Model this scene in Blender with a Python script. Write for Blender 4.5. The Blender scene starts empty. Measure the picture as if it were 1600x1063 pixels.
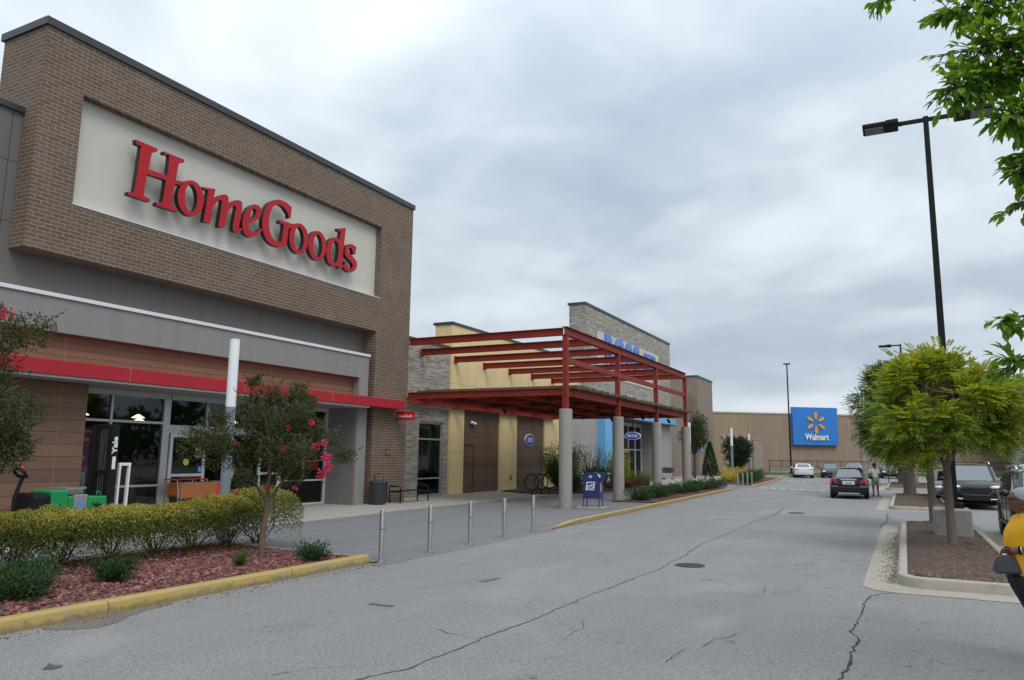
import bpy, bmesh, math, random
from mathutils import Vector, Matrix, Quaternion, noise
RND = random.Random(11)
S = bpy.context.scene
C = S.collection
PI = math.pi
def rad(a): return math.radians(a)
def clamp(x, a=0., b=1.): return max(a, min(b, x))
def sstep(a, b, x):
    t = clamp((x-a)/(b-a)); return t*t*(3-2*t)
def U(a, b): return RND.uniform(a, b)

# ------------------------------------------------------------------ materials
def newmat(name):
    m = bpy.data.materials.new(name); m.use_nodes = True
    nt = m.node_tree; nt.nodes.clear()
    out = nt.nodes.new('ShaderNodeOutputMaterial')
    b = nt.nodes.new('ShaderNodeBsdfPrincipled')
    nt.links.new(b.outputs[0], out.inputs[0])
    return m, nt, b, out
def nd(nt, typ, **kw):
    n = nt.nodes.new(typ)
    for k, v in kw.items():
        if k in n.inputs.keys() if isinstance(k, str) else False: n.inputs[k].default_value = v
        else: setattr(n, k, v)
    return n
def lk(nt, a, b): nt.links.new(a, b)
def col4(c): return (c[0], c[1], c[2], 1.)
def mixc(nt, fac, a, b, blend='MIX'):
    n = nt.nodes.new('ShaderNodeMix'); n.data_type = 'RGBA'; n.blend_type = blend
    for sock, val in ((n.inputs[0], fac), (n.inputs[6], a), (n.inputs[7], b)):
        if isinstance(val, (int, float)): sock.default_value = val
        elif isinstance(val, tuple): sock.default_value = col4(val)
        else: lk(nt, val, sock)
    return n.outputs[2]
def mth(nt, op, a, b=None, c=None):
    n = nt.nodes.new('ShaderNodeMath'); n.operation = op
    for i, v in enumerate((a, b, c)):
        if v is None: continue
        if isinstance(v, (int, float)): n.inputs[i].default_value = v
        else: lk(nt, v, n.inputs[i])
    return n.outputs[0]
def noise_(nt, vec, scale, detail=4, rough=.55, dist=0):
    n = nt.nodes.new('ShaderNodeTexNoise')
    n.inputs['Scale'].default_value = scale; n.inputs['Detail'].default_value = detail
    n.inputs['Roughness'].default_value = rough; n.inputs['Distortion'].default_value = dist
    if vec is not None: lk(nt, vec, n.inputs['Vector'])
    return n.outputs['Fac']
def ramp(nt, fac, stops):
    n = nt.nodes.new('ShaderNodeValToRGB'); e = n.color_ramp.elements
    while len(e) < len(stops): e.new(.5)
    for i, (p, c) in enumerate(stops):
        e[i].position = p; e[i].color = col4(c) if isinstance(c, tuple) else (c, c, c, 1)
    lk(nt, fac, n.inputs[0]); return n.outputs[0]
def pos(nt): return nt.nodes.new('ShaderNodeNewGeometry').outputs['Position']
def objc(nt): return nt.nodes.new('ShaderNodeTexCoord').outputs['Object']
def bump(nt, b, h, strength=.3, dist=.02):
    n = nt.nodes.new('ShaderNodeBump'); n.inputs['Strength'].default_value = strength
    n.inputs['Distance'].default_value = dist
    lk(nt, h, n.inputs['Height']); lk(nt, n.outputs[0], b.inputs['Normal'])
MATS = {}
def M(name, c, rough=.6, metal=0., var=.12, scale=3., bmp=0., bscale=60., coat=0., spec=.5, dirt=0., alpha=None):
    """plain material: base colour with soft procedural mottling"""
    if name in MATS: return MATS[name]
    m, nt, b, out = newmat(name)
    v = pos(nt) if scale < 0 else objc(nt); scale = abs(scale)
    f = noise_(nt, v, scale, 5, .6)
    cc = mixc(nt, f, tuple(x*(1-var) for x in c), tuple(min(1, x*(1+var)) for x in c))
    if dirt > 0:
        g = ramp(nt, noise_(nt, v, scale*.6, 6, .65, .4), [(.45, 0.), (.75, 1.)])
        cc = mixc(nt, mth(nt, 'MULTIPLY', g, dirt), cc, tuple(x*.35 for x in c))
    lk(nt, cc, b.inputs['Base Color'])
    b.inputs['Roughness'].default_value = rough; b.inputs['Metallic'].default_value = metal
    b.inputs['Coat Weight'].default_value = coat; b.inputs['Coat Roughness'].default_value = .05
    b.inputs['Specular IOR Level'].default_value = spec
    if bmp > 0: bump(nt, b, noise_(nt, v, bscale, 3, .6), bmp, .01)
    MATS[name] = m; return m
def wallvec(nt):
    """(x+y, z) so that courses run level round the corners of a wall"""
    s = nt.nodes.new('ShaderNodeSeparateXYZ'); lk(nt, pos(nt), s.inputs[0])
    c = nt.nodes.new('ShaderNodeCombineXYZ')
    lk(nt, mth(nt, 'ADD', s.outputs[0], s.outputs[1]), c.inputs[0]); lk(nt, s.outputs[2], c.inputs[1])
    return c.outputs[0], s
def brickmat(name, c1, c2, mortar, bw, rh, ms, bias=0., var=.25, off=.5, rough=.85):
    m, nt, b, out = newmat(name)
    v, s = wallvec(nt)
    t = nt.nodes.new('ShaderNodeTexBrick')
    lk(nt, v, t.inputs['Vector'])
    t.inputs['Color1'].default_value = col4(c1); t.inputs['Color2'].default_value = col4(c2)
    t.inputs['Mortar'].default_value = col4(mortar); t.inputs['Scale'].default_value = 1
    t.inputs['Mortar Size'].default_value = ms; t.inputs['Mortar Smooth'].default_value = .2
    t.inputs['Bias'].default_value = bias; t.inputs['Brick Width'].default_value = bw
    t.inputs['Row Height'].default_value = rh; t.offset = off
    f = noise_(nt, v, 1.1, 6, .6); g = noise_(nt, v, 40, 3, .6)
    k = mth(nt, 'MULTIPLY_ADD', f, var*1.6, 1-var*.8)
    k = mth(nt, 'MULTIPLY', k, mth(nt, 'MULTIPLY_ADD', g, .3, .85))
    cc = mixc(nt, 1., t.outputs[0], k, 'MULTIPLY')
    # pale bloom here and there, as on any wall of this age
    e = ramp(nt, noise_(nt, v, .55, 5, .7, .6), [(.56, 0.), (.74, .35)])
    cc = mixc(nt, e, cc, mortar)
    lk(nt, cc, b.inputs['Base Color']); b.inputs['Roughness'].default_value = rough
    h = mth(nt, 'SUBTRACT', mth(nt, 'MULTIPLY', g, .3), t.outputs['Fac'])
    bump(nt, b, h, .6, .008)
    MATS[name] = m; return m
def glassmat(name, tint=(.75, .8, .8), refl=.12, rough=.02):
    m, nt, b, out = newmat(name); nt.nodes.remove(b)
    tr = nd(nt, 'ShaderNodeBsdfTransparent'); tr.inputs[0].default_value = col4(tint)
    gl = nd(nt, 'ShaderNodeBsdfGlossy'); gl.inputs['Roughness'].default_value = rough
    gl.inputs[0].default_value = (.9, .95, 1, 1)
    lw = nd(nt, 'ShaderNodeLayerWeight'); lw.inputs[0].default_value = .25
    f = mth(nt, 'MULTIPLY_ADD', lw.outputs['Fresnel'], .75, refl)
    mx = nd(nt, 'ShaderNodeMixShader'); lk(nt, f, mx.inputs[0]); lk(nt, tr.outputs[0], mx.inputs[1]); lk(nt, gl.outputs[0], mx.inputs[2])
    lk(nt, mx.outputs[0], out.inputs[0]); MATS[name] = m; return m
def leafmat(name, cols, trans=.35, rough=.55):
    """leaf colour varies leaf by leaf"""
    m, nt, b, out = newmat(name)
    g = nt.nodes.new('ShaderNodeNewGeometry')
    n = len(cols); c = ramp(nt, g.outputs['Random Per Island'], [(i/(n-1), cc) for i, cc in enumerate(cols)])
    lk(nt, c, b.inputs['Base Color']); b.inputs['Roughness'].default_value = rough
    t = nd(nt, 'ShaderNodeBsdfTranslucent'); lk(nt, mixc(nt, 1., c, (1.35, 1.25, .6), 'MULTIPLY'), t.inputs[0])
    mx = nd(nt, 'ShaderNodeMixShader'); mx.inputs[0].default_value = trans
    lk(nt, b.outputs[0], mx.inputs[1]); lk(nt, t.outputs[0], mx.inputs[2]); lk(nt, mx.outputs[0], out.inputs[0])
    MATS[name] = m; return m
def emat(name, c, st):
    m, nt, b, out = newmat(name)
    b.inputs['Base Color'].default_value = col4(c); b.inputs['Emission Color'].default_value = col4(c)
    b.inputs['Emission Strength'].default_value = st; MATS[name] = m; return m

# ------------------------------------------------------------------ mesh building
def wloc(o):
    v = Vector((0, 0, 0))
    while o is not None: v = v + o.location; o = o.parent
    return v
class MB:
    def __init__(s): s.v = []; s.f = []; s.m = []; s.k = 0
    def mat(s, k): s.k = k; return s
    def add(s, vs, fs):
        n = len(s.v); s.v.extend([Vector(p) for p in vs])
        for f in fs: s.f.append([n+i for i in f]); s.m.append(s.k)
        return n
    def box(s, x0, x1, y0, y1, z0, z1):
        x0, x1 = sorted((x0, x1)); y0, y1 = sorted((y0, y1)); z0, z1 = sorted((z0, z1))
        s.add([(x, y, z) for z in (z0, z1) for y in (y0, y1) for x in (x0, x1)],
              [(0, 2, 3, 1), (4, 5, 7, 6), (0, 1, 5, 4), (2, 6, 7, 3), (0, 4, 6, 2), (1, 3, 7, 5)]); return s
    def obox(s, c, size, rot=None, taper=1.):
        q = rot if rot is not None else Matrix.Identity(3)
        c = Vector(c); a, b, h = [d/2 for d in size]; vs = []
        for z in (-h, h):
            t = taper if z > 0 else 1
            for y in (-b, b):
                for x in (-a, a): vs.append(c + q @ Vector((x*t, y*t, z)))
        s.add(vs, [(0, 2, 3, 1), (4, 5, 7, 6), (0, 1, 5, 4), (2, 6, 7, 3), (0, 4, 6, 2), (1, 3, 7, 5)]); return s
    def quad(s, a, b, c, d): s.add([a, b, c, d], [(0, 1, 2, 3)]); return s
    def bar(s, p, q, w, h=None, up=(0, 0, 1)):
        p = Vector(p); q = Vector(q); h = h or w; d = (q-p).normalized(); u = Vector(up)
        if abs(d.dot(u)) > .99: u = Vector((0, 1, 0))
        r = d.cross(u).normalized(); u = r.cross(d)
        vs = [e + r*a*w/2 + u*b*h/2 for e in (p, q) for a, b in ((-1, -1), (1, -1), (1, 1), (-1, 1))]
        s.add(vs, [(3, 2, 1, 0), (4, 5, 6, 7), (0, 1, 5, 4), (1, 2, 6, 5), (2, 3, 7, 6), (3, 0, 4, 7)]); return s
    def tube(s, pts, rr, n=8, cap=True):
        pts = [Vector(p) for p in pts]
        if not isinstance(rr, (list, tuple)): rr = [rr]*len(pts)
        rings = []; base = len(s.v); prev = None
        for i, p in enumerate(pts):
            d = (pts[min(i+1, len(pts)-1)] - pts[max(i-1, 0)]).normalized()
            if prev is None:
                a = Vector((0, 0, 1)) if abs(d.z) < .9 else Vector((1, 0, 0))
                u = d.cross(a).normalized()
            else: u = (prev - d*prev.dot(d)).normalized()
            prev = u; w = d.cross(u)
            s.v.extend([p + (u*math.cos(2*PI*k/n) + w*math.sin(2*PI*k/n))*rr[i] for k in range(n)])
        for i in range(len(pts)-1):
            for k in range(n):
                a = base+i*n+k; b = base+i*n+(k+1) % n
                s.f.append([a, b, b+n, a+n]); s.m.append(s.k)
        if cap:
            s.f.append([base+k for k in range(n)][::-1]); s.m.append(s.k)
            e = base+(len(pts)-1)*n; s.f.append([e+k for k in range(n)]); s.m.append(s.k)
        return s
    def lathe(s, c, prof, n=24, axis='Z', close=False):
        c = Vector(c); base = len(s.v)
        for r, h in prof:
            for k in range(n):
                a = 2*PI*k/n; x, y = r*math.cos(a), r*math.sin(a)
                p = {'Z': (x, y, h), 'X': (h, x, y), 'Y': (x, h, -y)}[axis]
                s.v.append(c+Vector(p))
        for i in range(len(prof)-1):
            for k in range(n):
                a = base+i*n+k; b = base+i*n+(k+1) % n
                s.f.append([a, b, b+n, a+n]); s.m.append(s.k)
        if prof[0][0] > 0 and not close: s.f.append([base+k for k in range(n)][::-1]); s.m.append(s.k)
        e = base+(len(prof)-1)*n
        if prof[-1][0] > 0 and not close: s.f.append([e+k for k in range(n)]); s.m.append(s.k)
        return s
    def cyl(s, c, r, h, n=20, axis='Z'): return s.lathe(c, [(r, 0), (r, h)], n, axis)
    def prism(s, pts, fn, d0, d1):
        """closed outline pts (a,b) pushed through fn(a,b,d) from d0 to d1"""
        n = len(pts); b = len(s.v)
        s.v.extend([Vector(fn(p[0], p[1], d)) for d in (d0, d1) for p in pts])
        s.f.append([b+i for i in range(n)][::-1]); s.m.append(s.k)
        s.f.append([b+n+i for i in range(n)]); s.m.append(s.k)
        for i in range(n):
            j = (i+1) % n; s.f.append([b+i, b+j, b+n+j, b+n+i]); s.m.append(s.k)
        return s
    def sphere(s, c, r, nu=12, nv=8, fn=None):
        c = Vector(c); r = r if isinstance(r, (tuple, list)) else (r, r, r); base = len(s.v)
        for j in range(nv+1):
            t = PI*j/nv
            for i in range(nu):
                a = 2*PI*i/nu; p = Vector((math.sin(t)*math.cos(a), math.sin(t)*math.sin(a), math.cos(t)))
                q = Vector((p.x*r[0], p.y*r[1], p.z*r[2]))
                if fn: q = fn(p, q)
                s.v.append(c+q)
        for j in range(nv):
            for i in range(nu):
                a = base+j*nu+i; b = base+j*nu+(i+1) % nu
                s.f.append([a, a+nu, b+nu, b]); s.m.append(s.k)
        return s
    def leaf(s, p, d, n, L, W, fold=.25):
        d = d.normalized(); r = d.cross(n)
        if r.length < 1e-4: r = d.cross(Vector((1, 0, 0)))
        r.normalize(); u = r.cross(d)
        b = len(s.v)
        s.v.extend([p, p+d*L*.45 - r*W*.5 + u*W*fold, p+d*L - u*L*.12, p+d*L*.45 + r*W*.5 + u*W*fold])
        s.f.append([b, b+1, b+2]); s.m.append(s.k); s.f.append([b, b+2, b+3]); s.m.append(s.k)
    def leaf6(s, p, d, n, L, W, fold=.12):
        d = d.normalized(); r = d.cross(n)
        if r.length < 1e-4: r = d.cross(Vector((1, 0, 0)))
        r.normalize(); u = r.cross(d); b = len(s.v); m = p+d*L*.5-u*L*.02; e = p+d*L-u*L*.14
        s.v.extend([p, p+d*L*.25-r*W*.42+u*W*fold, p+d*L*.6-r*W*.44+u*W*fold-u*L*.04, e, p+d*L*.6+r*W*.44+u*W*fold-u*L*.04, p+d*L*.25+r*W*.42+u*W*fold, m])
        for f in ((0, 1, 6), (1, 2, 6), (2, 3, 6), (6, 3, 4), (6, 4, 5), (6, 5, 0)): s.f.append([b+i for i in f]); s.m.append(s.k)
    def build(s, name, mats, parent=None, smooth=None, bevel=0., world=True, segs=2, fix=True):
        off = wloc(parent) if (world and parent is not None) else Vector((0, 0, 0))
        me = bpy.data.meshes.new(name)
        me.from_pydata([tuple(p-off) for p in s.v], [], s.f)
        ms = mats if isinstance(mats, (list, tuple)) else [mats]
        for m in ms: me.materials.append(m)
        if len(ms) > 1: me.polygons.foreach_set('material_index', s.m)
        if fix:
            bm = bmesh.new(); bm.from_mesh(me); bmesh.ops.recalc_face_normals(bm, faces=bm.faces[:]); bm.to_mesh(me); bm.free()
        if smooth:
            me.polygons.foreach_set('use_smooth', [True]*len(me.polygons))
            if smooth is not True: me.set_sharp_from_angle(angle=rad(smooth))
        me.update()
        o = bpy.data.objects.new(name, me); C.objects.link(o)
        if parent is not None: o.parent = parent
        if bevel > 0:
            md = o.modifiers.new('Bevel', 'BEVEL'); md.width = bevel; md.segments = segs; md.limit_method = 'ANGLE'; md.angle_limit = rad(40)
        return o
def tag(o, label, cat, group=None):
    o['label'] = label; o['category'] = cat
    if group: o['group'] = group
    return o
def thing(name, label, cat, loc=(0, 0, 0), rz=0., group=None):
    o = bpy.data.objects.new(name, None); C.objects.link(o); o.empty_display_size = .2
    o.location = loc; o.rotation_euler = (0, 0, rz)
    return tag(o, label, cat, group)
def structure(o): o['kind'] = 'structure'; return o
def stuff(o): o['kind'] = 'stuff'; return o
def dup(o, loc=None, rz=None, label=None, scale=None, parent=None):
    c = o.copy(); C.objects.link(c)
    if parent is not None: c.parent = parent
    for ch in list(o.children): dup(ch, parent=c)
    if loc is not None: c.location = loc
    if rz is not None: c.rotation_euler = (0, 0, rz)
    if scale is not None: c.scale = scale
    if label: c['label'] = label
    return c
def curve_mesh(name, splines, extrude, fillet=0.):
    """2-D closed outlines (even-odd) to a solid"""
    cu = bpy.data.curves.new(name, 'CURVE'); cu.dimensions = '2D'; cu.fill_mode = 'BOTH'; cu.extrude = extrude
    cu.bevel_depth = fillet; cu.bevel_resolution = 1
    for pts in splines:
        sp = cu.splines.new('POLY'); sp.points.add(len(pts)-1)
        for i, p in enumerate(pts): sp.points[i].co = (p[0], p[1], 0, 1)
        sp.use_cyclic_u = True
    o = bpy.data.objects.new(name, cu); C.objects.link(o)
    me = bpy.data.meshes.new_from_object(o.evaluated_get(bpy.context.evaluated_depsgraph_get()))
    bpy.data.objects.remove(o); bpy.data.curves.remove(cu); return me
def flat_solid(name, me, mats, parent, origin, xd, yd, world=True):
    """put a flat solid (local xy) on the plane origin + x*xd + y*yd; first material on its face, second on its sides"""
    off = wloc(parent) if (world and parent is not None) else Vector((0, 0, 0))
    xd = Vector(xd); yd = Vector(yd); zd = xd.cross(yd); og = Vector(origin)-off
    for p in me.polygons: p.material_index = 0
    me.materials.clear()
    for m in mats: me.materials.append(m)
    if len(mats) > 1:
        for p in me.polygons: p.material_index = 0 if p.normal.z > .7 else 1
    for v in me.vertices:
        c = v.co.copy(); v.co = og + xd*c.x + yd*c.y + zd*c.z
    me.update(); o = bpy.data.objects.new(name, me); C.objects.link(o)
    if parent is not None: o.parent = parent
    return o
def text(name, s, size, mats, parent, origin, xd, yd=(0, 0, 1), extrude=.01, bold=0., align='CENTER', squeeze=1., world=True):
    cu = bpy.data.curves.new(name, 'FONT'); cu.body = s; cu.size = size; cu.extrude = extrude; cu.offset = bold
    cu.align_x = align; cu.align_y = 'CENTER'; cu.resolution_u = 3
    o = bpy.data.objects.new(name, cu); C.objects.link(o)
    me = bpy.data.meshes.new_from_object(o.evaluated_get(bpy.context.evaluated_depsgraph_get()))
    bpy.data.objects.remove(o); bpy.data.curves.remove(cu)
    for v in me.vertices: v.co.x *= squeeze
    return flat_solid(name, me, mats, parent, origin, xd, yd, world)
def rvec():
    while True:
        v = Vector((U(-1, 1), U(-1, 1), U(-1, 1)))
        if .05 < v.length < 1: return v.normalized()
def catmull(pts, n=4):
    """pts (x,y[,corner]); smooth closed outline that stays sharp at corners"""
    out = []; N = len(pts)
    P = [Vector((p[0], p[1])) for p in pts]; K = [len(p) > 2 for p in pts]
    for i in range(N):
        a, b = P[i], P[(i+1) % N]
        if K[i] and K[(i+1) % N]: out.append(a); continue
        m0 = (b-P[i-1])*.5 if not K[i] else (b-a)
        m1 = (P[(i+2) % N]-a)*.5 if not K[(i+1) % N] else (b-a)
        for k in range(n):
            t = k/n; t2 = t*t; t3 = t2*t
            out.append(a*(2*t3-3*t2+1)+m0*(t3-2*t2+t)+b*(-2*t3+3*t2)+m1*(t3-t2))
    return out
def skin(name, verts, edges, radii, mat, parent, sub=2, root=0, world=True):
    """limbs grown round a skeleton as one continuous surface"""
    off = wloc(parent) if (world and parent is not None) else Vector((0, 0, 0))
    me = bpy.data.meshes.new(name); me.from_pydata([tuple(Vector(v)-off) for v in verts], edges, [])
    bm = bmesh.new(); bm.from_mesh(me); ly = bm.verts.layers.skin.verify(); bm.verts.ensure_lookup_table()
    for i, v in enumerate(bm.verts):
        r = radii[i]; v[ly].radius = r if isinstance(r, (tuple, list)) else (r, r); v[ly].use_root = (i == root)
    bm.to_mesh(me); bm.free()
    o = bpy.data.objects.new(name, me); C.objects.link(o)
    o.modifiers.new('Skin', 'SKIN'); sb = o.modifiers.new('Sub', 'SUBSURF'); sb.levels = sub; sb.render_levels = sub
    m2 = bpy.data.meshes.new_from_object(o.evaluated_get(bpy.context.evaluated_depsgraph_get()))
    bpy.data.objects.remove(o); bpy.data.meshes.remove(me)
    m2.name = name; m2.materials.clear(); m2.materials.append(mat)
    m2.polygons.foreach_set('use_smooth', [True]*len(m2.polygons))
    o = bpy.data.objects.new(name, m2); C.objects.link(o)
    if parent is not None: o.parent = parent
    return o

# ------------------------------------------------------------------ particular materials
def asphalt(name, lo, hi, tint=(1.01, 1, .975), patch=.12):
    m, nt, b, out = newmat(name); v = pos(nt)
    sp = noise_(nt, v, 60, 3, .75); sp2 = noise_(nt, v, 22, 4, .75)
    vo = nt.nodes.new('ShaderNodeTexVoronoi'); vo.inputs['Scale'].default_value = 70; lk(nt, v, vo.inputs['Vector'])
    k = mth(nt, 'ADD', mth(nt, 'MULTIPLY', sp, .55), mth(nt, 'MULTIPLY', sp2, .45))
    k = ramp(nt, k, [(.38, 0.), (.5, .45), (.62, 1.)])
    base = mixc(nt, k, tuple(lo*t for t in tint), tuple(hi*t for t in tint))
    base = mixc(nt, mth(nt, 'MULTIPLY', vo.outputs['Color'], .35), base, tuple(hi*1.25*t for t in tint))
    big = noise_(nt, v, .22, 6, .62, .5); mid = noise_(nt, v, 1.6, 5, .6)
    w = mth(nt, 'MULTIPLY_ADD', big, patch*2.4, 1-patch*1.2)
    w = mth(nt, 'MULTIPLY', w, mth(nt, 'MULTIPLY_ADD', mid, .24, .88))
    # long worn wheel tracks and drips along the drive
    mp = nt.nodes.new('ShaderNodeMapping'); mp.inputs['Scale'].default_value = (1.1, .07, 1); lk(nt, v, mp.inputs[0])
    tr = noise_(nt, mp.outputs[0], 1., 4, .55); w = mth(nt, 'MULTIPLY', w, mth(nt, 'MULTIPLY_ADD', tr, .28, .86))
    base = mixc(nt, 1., base, w, 'MULTIPLY')
    st = ramp(nt, noise_(nt, v, .8, 7, .72, 1.2), [(.60, 0.), (.74, .55)])
    base = mixc(nt, st, base, tuple(lo*.8*t for t in tint))
    pl = ramp(nt, noise_(nt, v, .33, 5, .6, .8), [(.56, 0.), (.70, .4)]); base = mixc(nt, pl, base, tuple(hi*1.1*t for t in tint))
    # hairline crazing in some areas
    wv = nt.nodes.new('ShaderNodeVectorMath'); wv.operation = 'ADD'; lk(nt, v, wv.inputs[0])
    wn = nt.nodes.new('ShaderNodeTexNoise'); wn.inputs['Scale'].default_value = 1.7; wn.inputs['Detail'].default_value = 5; lk(nt, v, wn.inputs['Vector']); lk(nt, wn.outputs['Color'], wv.inputs[1])
    ve = nt.nodes.new('ShaderNodeTexVoronoi'); ve.feature = 'DISTANCE_TO_EDGE'; ve.inputs['Scale'].default_value = .55; lk(nt, wv.outputs[0], ve.inputs['Vector'])
    cr = mth(nt, 'MULTIPLY', mth(nt, 'LESS_THAN', ve.outputs['Distance'], .0045), ramp(nt, noise_(nt, v, .45, 4, .6), [(.50, 0.), (.60, .6)]))
    base = mixc(nt, cr, base, (.035, .035, .035))
    lk(nt, base, b.inputs['Base Color']); b.inputs['Roughness'].default_value = .88
    bump(nt, b, k, .5, .006); MATS[name] = m; return m
def concrete(name, c, var=.12, joint=None, stain=.35, rough=.85):
    m, nt, b, out = newmat(name); v = pos(nt)
    f = noise_(nt, v, .9, 6, .65); g = noise_(nt, v, 22, 4, .65)
    cc = mixc(nt, f, tuple(x*(1-var) for x in c), tuple(x*(1+var) for x in c))
    cc = mixc(nt, 1., cc, mth(nt, 'MULTIPLY_ADD', g, .3, .85), 'MULTIPLY')
    st = ramp(nt, noise_(nt, v, 2.2, 6, .7, .8), [(.52, 0.), (.75, stain)])
    cc = mixc(nt, st, cc, tuple(x*.45 for x in c))
    if joint:
        s = nt.nodes.new('ShaderNodeSeparateXYZ'); lk(nt, v, s.inputs[0])
        for ax, sp_ in joint:
            fr = mth(nt, 'FRACT', mth(nt, 'DIVIDE', s.outputs[ax], sp_))
            e = mth(nt, 'LESS_THAN', fr, .012/sp_*1.6)
            cc = mixc(nt, mth(nt, 'MULTIPLY', e, .75), cc, tuple(x*.3 for x in c))
    lk(nt, cc, b.inputs['Base Color']); b.inputs['Roughness'].default_value = rough
    bump(nt, b, g, .25, .006); MATS[name] = m; return m
def panelwall(name, c, hz=None, vy=None, var=.06, dark=.35, rough=.7, z0=0., y0=0., jw=.018, bmp=.05, streak=.36):
    """cladding with level and upright joints"""
    m, nt, b, out = newmat(name); v, s = wallvec(nt)
    f = noise_(nt, v, .8, 5, .6); g = noise_(nt, v, 60, 2, .6)
    cc = mixc(nt, f, tuple(x*(1-var) for x in c), tuple(x*(1+var) for x in c))
    cc = mixc(nt, 1., cc, mth(nt, 'MULTIPLY_ADD', g, .12, .94), 'MULTIPLY')
    sep = nt.nodes.new('ShaderNodeSeparateXYZ'); lk(nt, v, sep.inputs[0])
    for ax, sp_, o0 in ((1, hz, z0), (0, vy, y0)):
        if not sp_: continue
        fr = mth(nt, 'FRACT', mth(nt, 'DIVIDE', mth(nt, 'SUBTRACT', sep.outputs[ax], o0), sp_))
        e = mth(nt, 'LESS_THAN', fr, jw/sp_)
        cc = mixc(nt, e, cc, tuple(x*dark for x in c))
    # rain streaks
    mp = nt.nodes.new('ShaderNodeMapping'); mp.inputs['Scale'].default_value = (3.5, .25, 1); lk(nt, v, mp.inputs[0])
    st = ramp(nt, noise_(nt, mp.outputs[0], 1., 4, .6), [(.48, 0.), (.8, streak)])
    cc = mixc(nt, st, cc, tuple(x*.6 for x in c))
    lk(nt, cc, b.inputs['Base Color']); b.inputs['Roughness'].default_value = rough
    bump(nt, b, g, bmp, .004); MATS[name] = m; return m
def woodmat(name, c, plank=.305, vy=None, var=.35, z0=0.):
    m, nt, b, out = newmat(name); v, s = wallvec(nt)
    sep = nt.nodes.new('ShaderNodeSeparateXYZ'); lk(nt, v, sep.inputs[0])
    q = mth(nt, 'DIVIDE', mth(nt, 'SUBTRACT', sep.outputs[1], z0), plank)
    row = mth(nt, 'FLOOR', q); fr = mth(nt, 'FRACT', q)
    wn = nt.nodes.new('ShaderNodeTexWhiteNoise'); wn.noise_dimensions = '1D'; lk(nt, row, wn.inputs['W'])
    mp = nt.nodes.new('ShaderNodeMapping'); mp.inputs['Scale'].default_value = (.5, 9, 1); lk(nt, v, mp.inputs[0])
    g = noise_(nt, mp.outputs[0], 2.2, 6, .65, .5)
    cc = mixc(nt, g, tuple(x*(1-var) for x in c), tuple(x*(1+var) for x in c))
    cc = mixc(nt, 1., cc, mth(nt, 'MULTIPLY_ADD', wn.outputs['Value'], .36, .82), 'MULTIPLY')
    e = mth(nt, 'LESS_THAN', fr, .016/plank)
    cc = mixc(nt, e, cc, tuple(x*.4 for x in c))
    if vy:
        f2 = mth(nt, 'FRACT', mth(nt, 'DIVIDE', sep.outputs[0], vy))
        cc = mixc(nt, mth(nt, 'LESS_THAN', f2, .012/vy), cc, tuple(x*1.7 for x in c))
    lk(nt, cc, b.inputs['Base Color']); b.inputs['Roughness'].default_value = .6
    bump(nt, b, g, .12, .004); MATS[name] = m; return m
def yellowkerb(name):
    m, nt, b, out = newmat(name); v = pos(nt)
    y = (.42, .29, .07); f = noise_(nt, v, 1.4, 5, .6)
    cc = mixc(nt, f, tuple(k*.8 for k in y), (.50, .37, .13))
    w = ramp(nt, noise_(nt, v, 5, 7, .75, .6), [(.51, 0.), (.64, .8)])
    cc = mixc(nt, w, cc, (.3, .27, .22))
    s = nt.nodes.new('ShaderNodeSeparateXYZ'); lk(nt, v, s.inputs[0])
    low = mth(nt, 'MULTIPLY', mth(nt, 'MINIMUM', 1., mth(nt, 'MAXIMUM', 0., mth(nt, 'MULTIPLY', 22., mth(nt, 'SUBTRACT', mth(nt, 'MULTIPLY', mth(nt, 'POWER', noise_(nt, v, 4.5, 7, .75), 1.6), .25), s.outputs[2])))), mth(nt, 'MULTIPLY', noise_(nt, v, 11, 5, .7), 1.15))
    cc = mixc(nt, low, cc, (.1, .085, .06))
    fr = mth(nt, 'FRACT', mth(nt, 'DIVIDE', s.outputs[1], 3.05))
    cc = mixc(nt, mth(nt, 'LESS_THAN', fr, .005), cc, (.12, .1, .06))
    lk(nt, cc, b.inputs['Base Color']); b.inputs['Roughness'].default_value = .75
    bump(nt, b, noise_(nt, v, 40, 4, .7), .3, .008); MATS[name] = m; return m
def mulchmat(name, a, bcol, c):
    m, nt, b, out = newmat(name); v = pos(nt)
    vo = nt.nodes.new('ShaderNodeTexVoronoi'); vo.inputs['Scale'].default_value = 28; lk(nt, v, vo.inputs['Vector'])
    f = noise_(nt, v, 14, 4, .7)
    cc = mixc(nt, f, a, bcol); cc = mixc(nt, ramp(nt, vo.outputs['Color'], [(.72, 0.), (.9, .8)]), cc, c)
    cc = mixc(nt, 1., cc, mth(nt, 'MULTIPLY_ADD', noise_(nt, v, .9, 4, .6), .7, .65), 'MULTIPLY')
    lk(nt, cc, b.inputs['Base Color']); b.inputs['Roughness'].default_value = .95
    bump(nt, b, vo.outputs['Distance'], .9, .03); MATS[name] = m; return m

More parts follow.
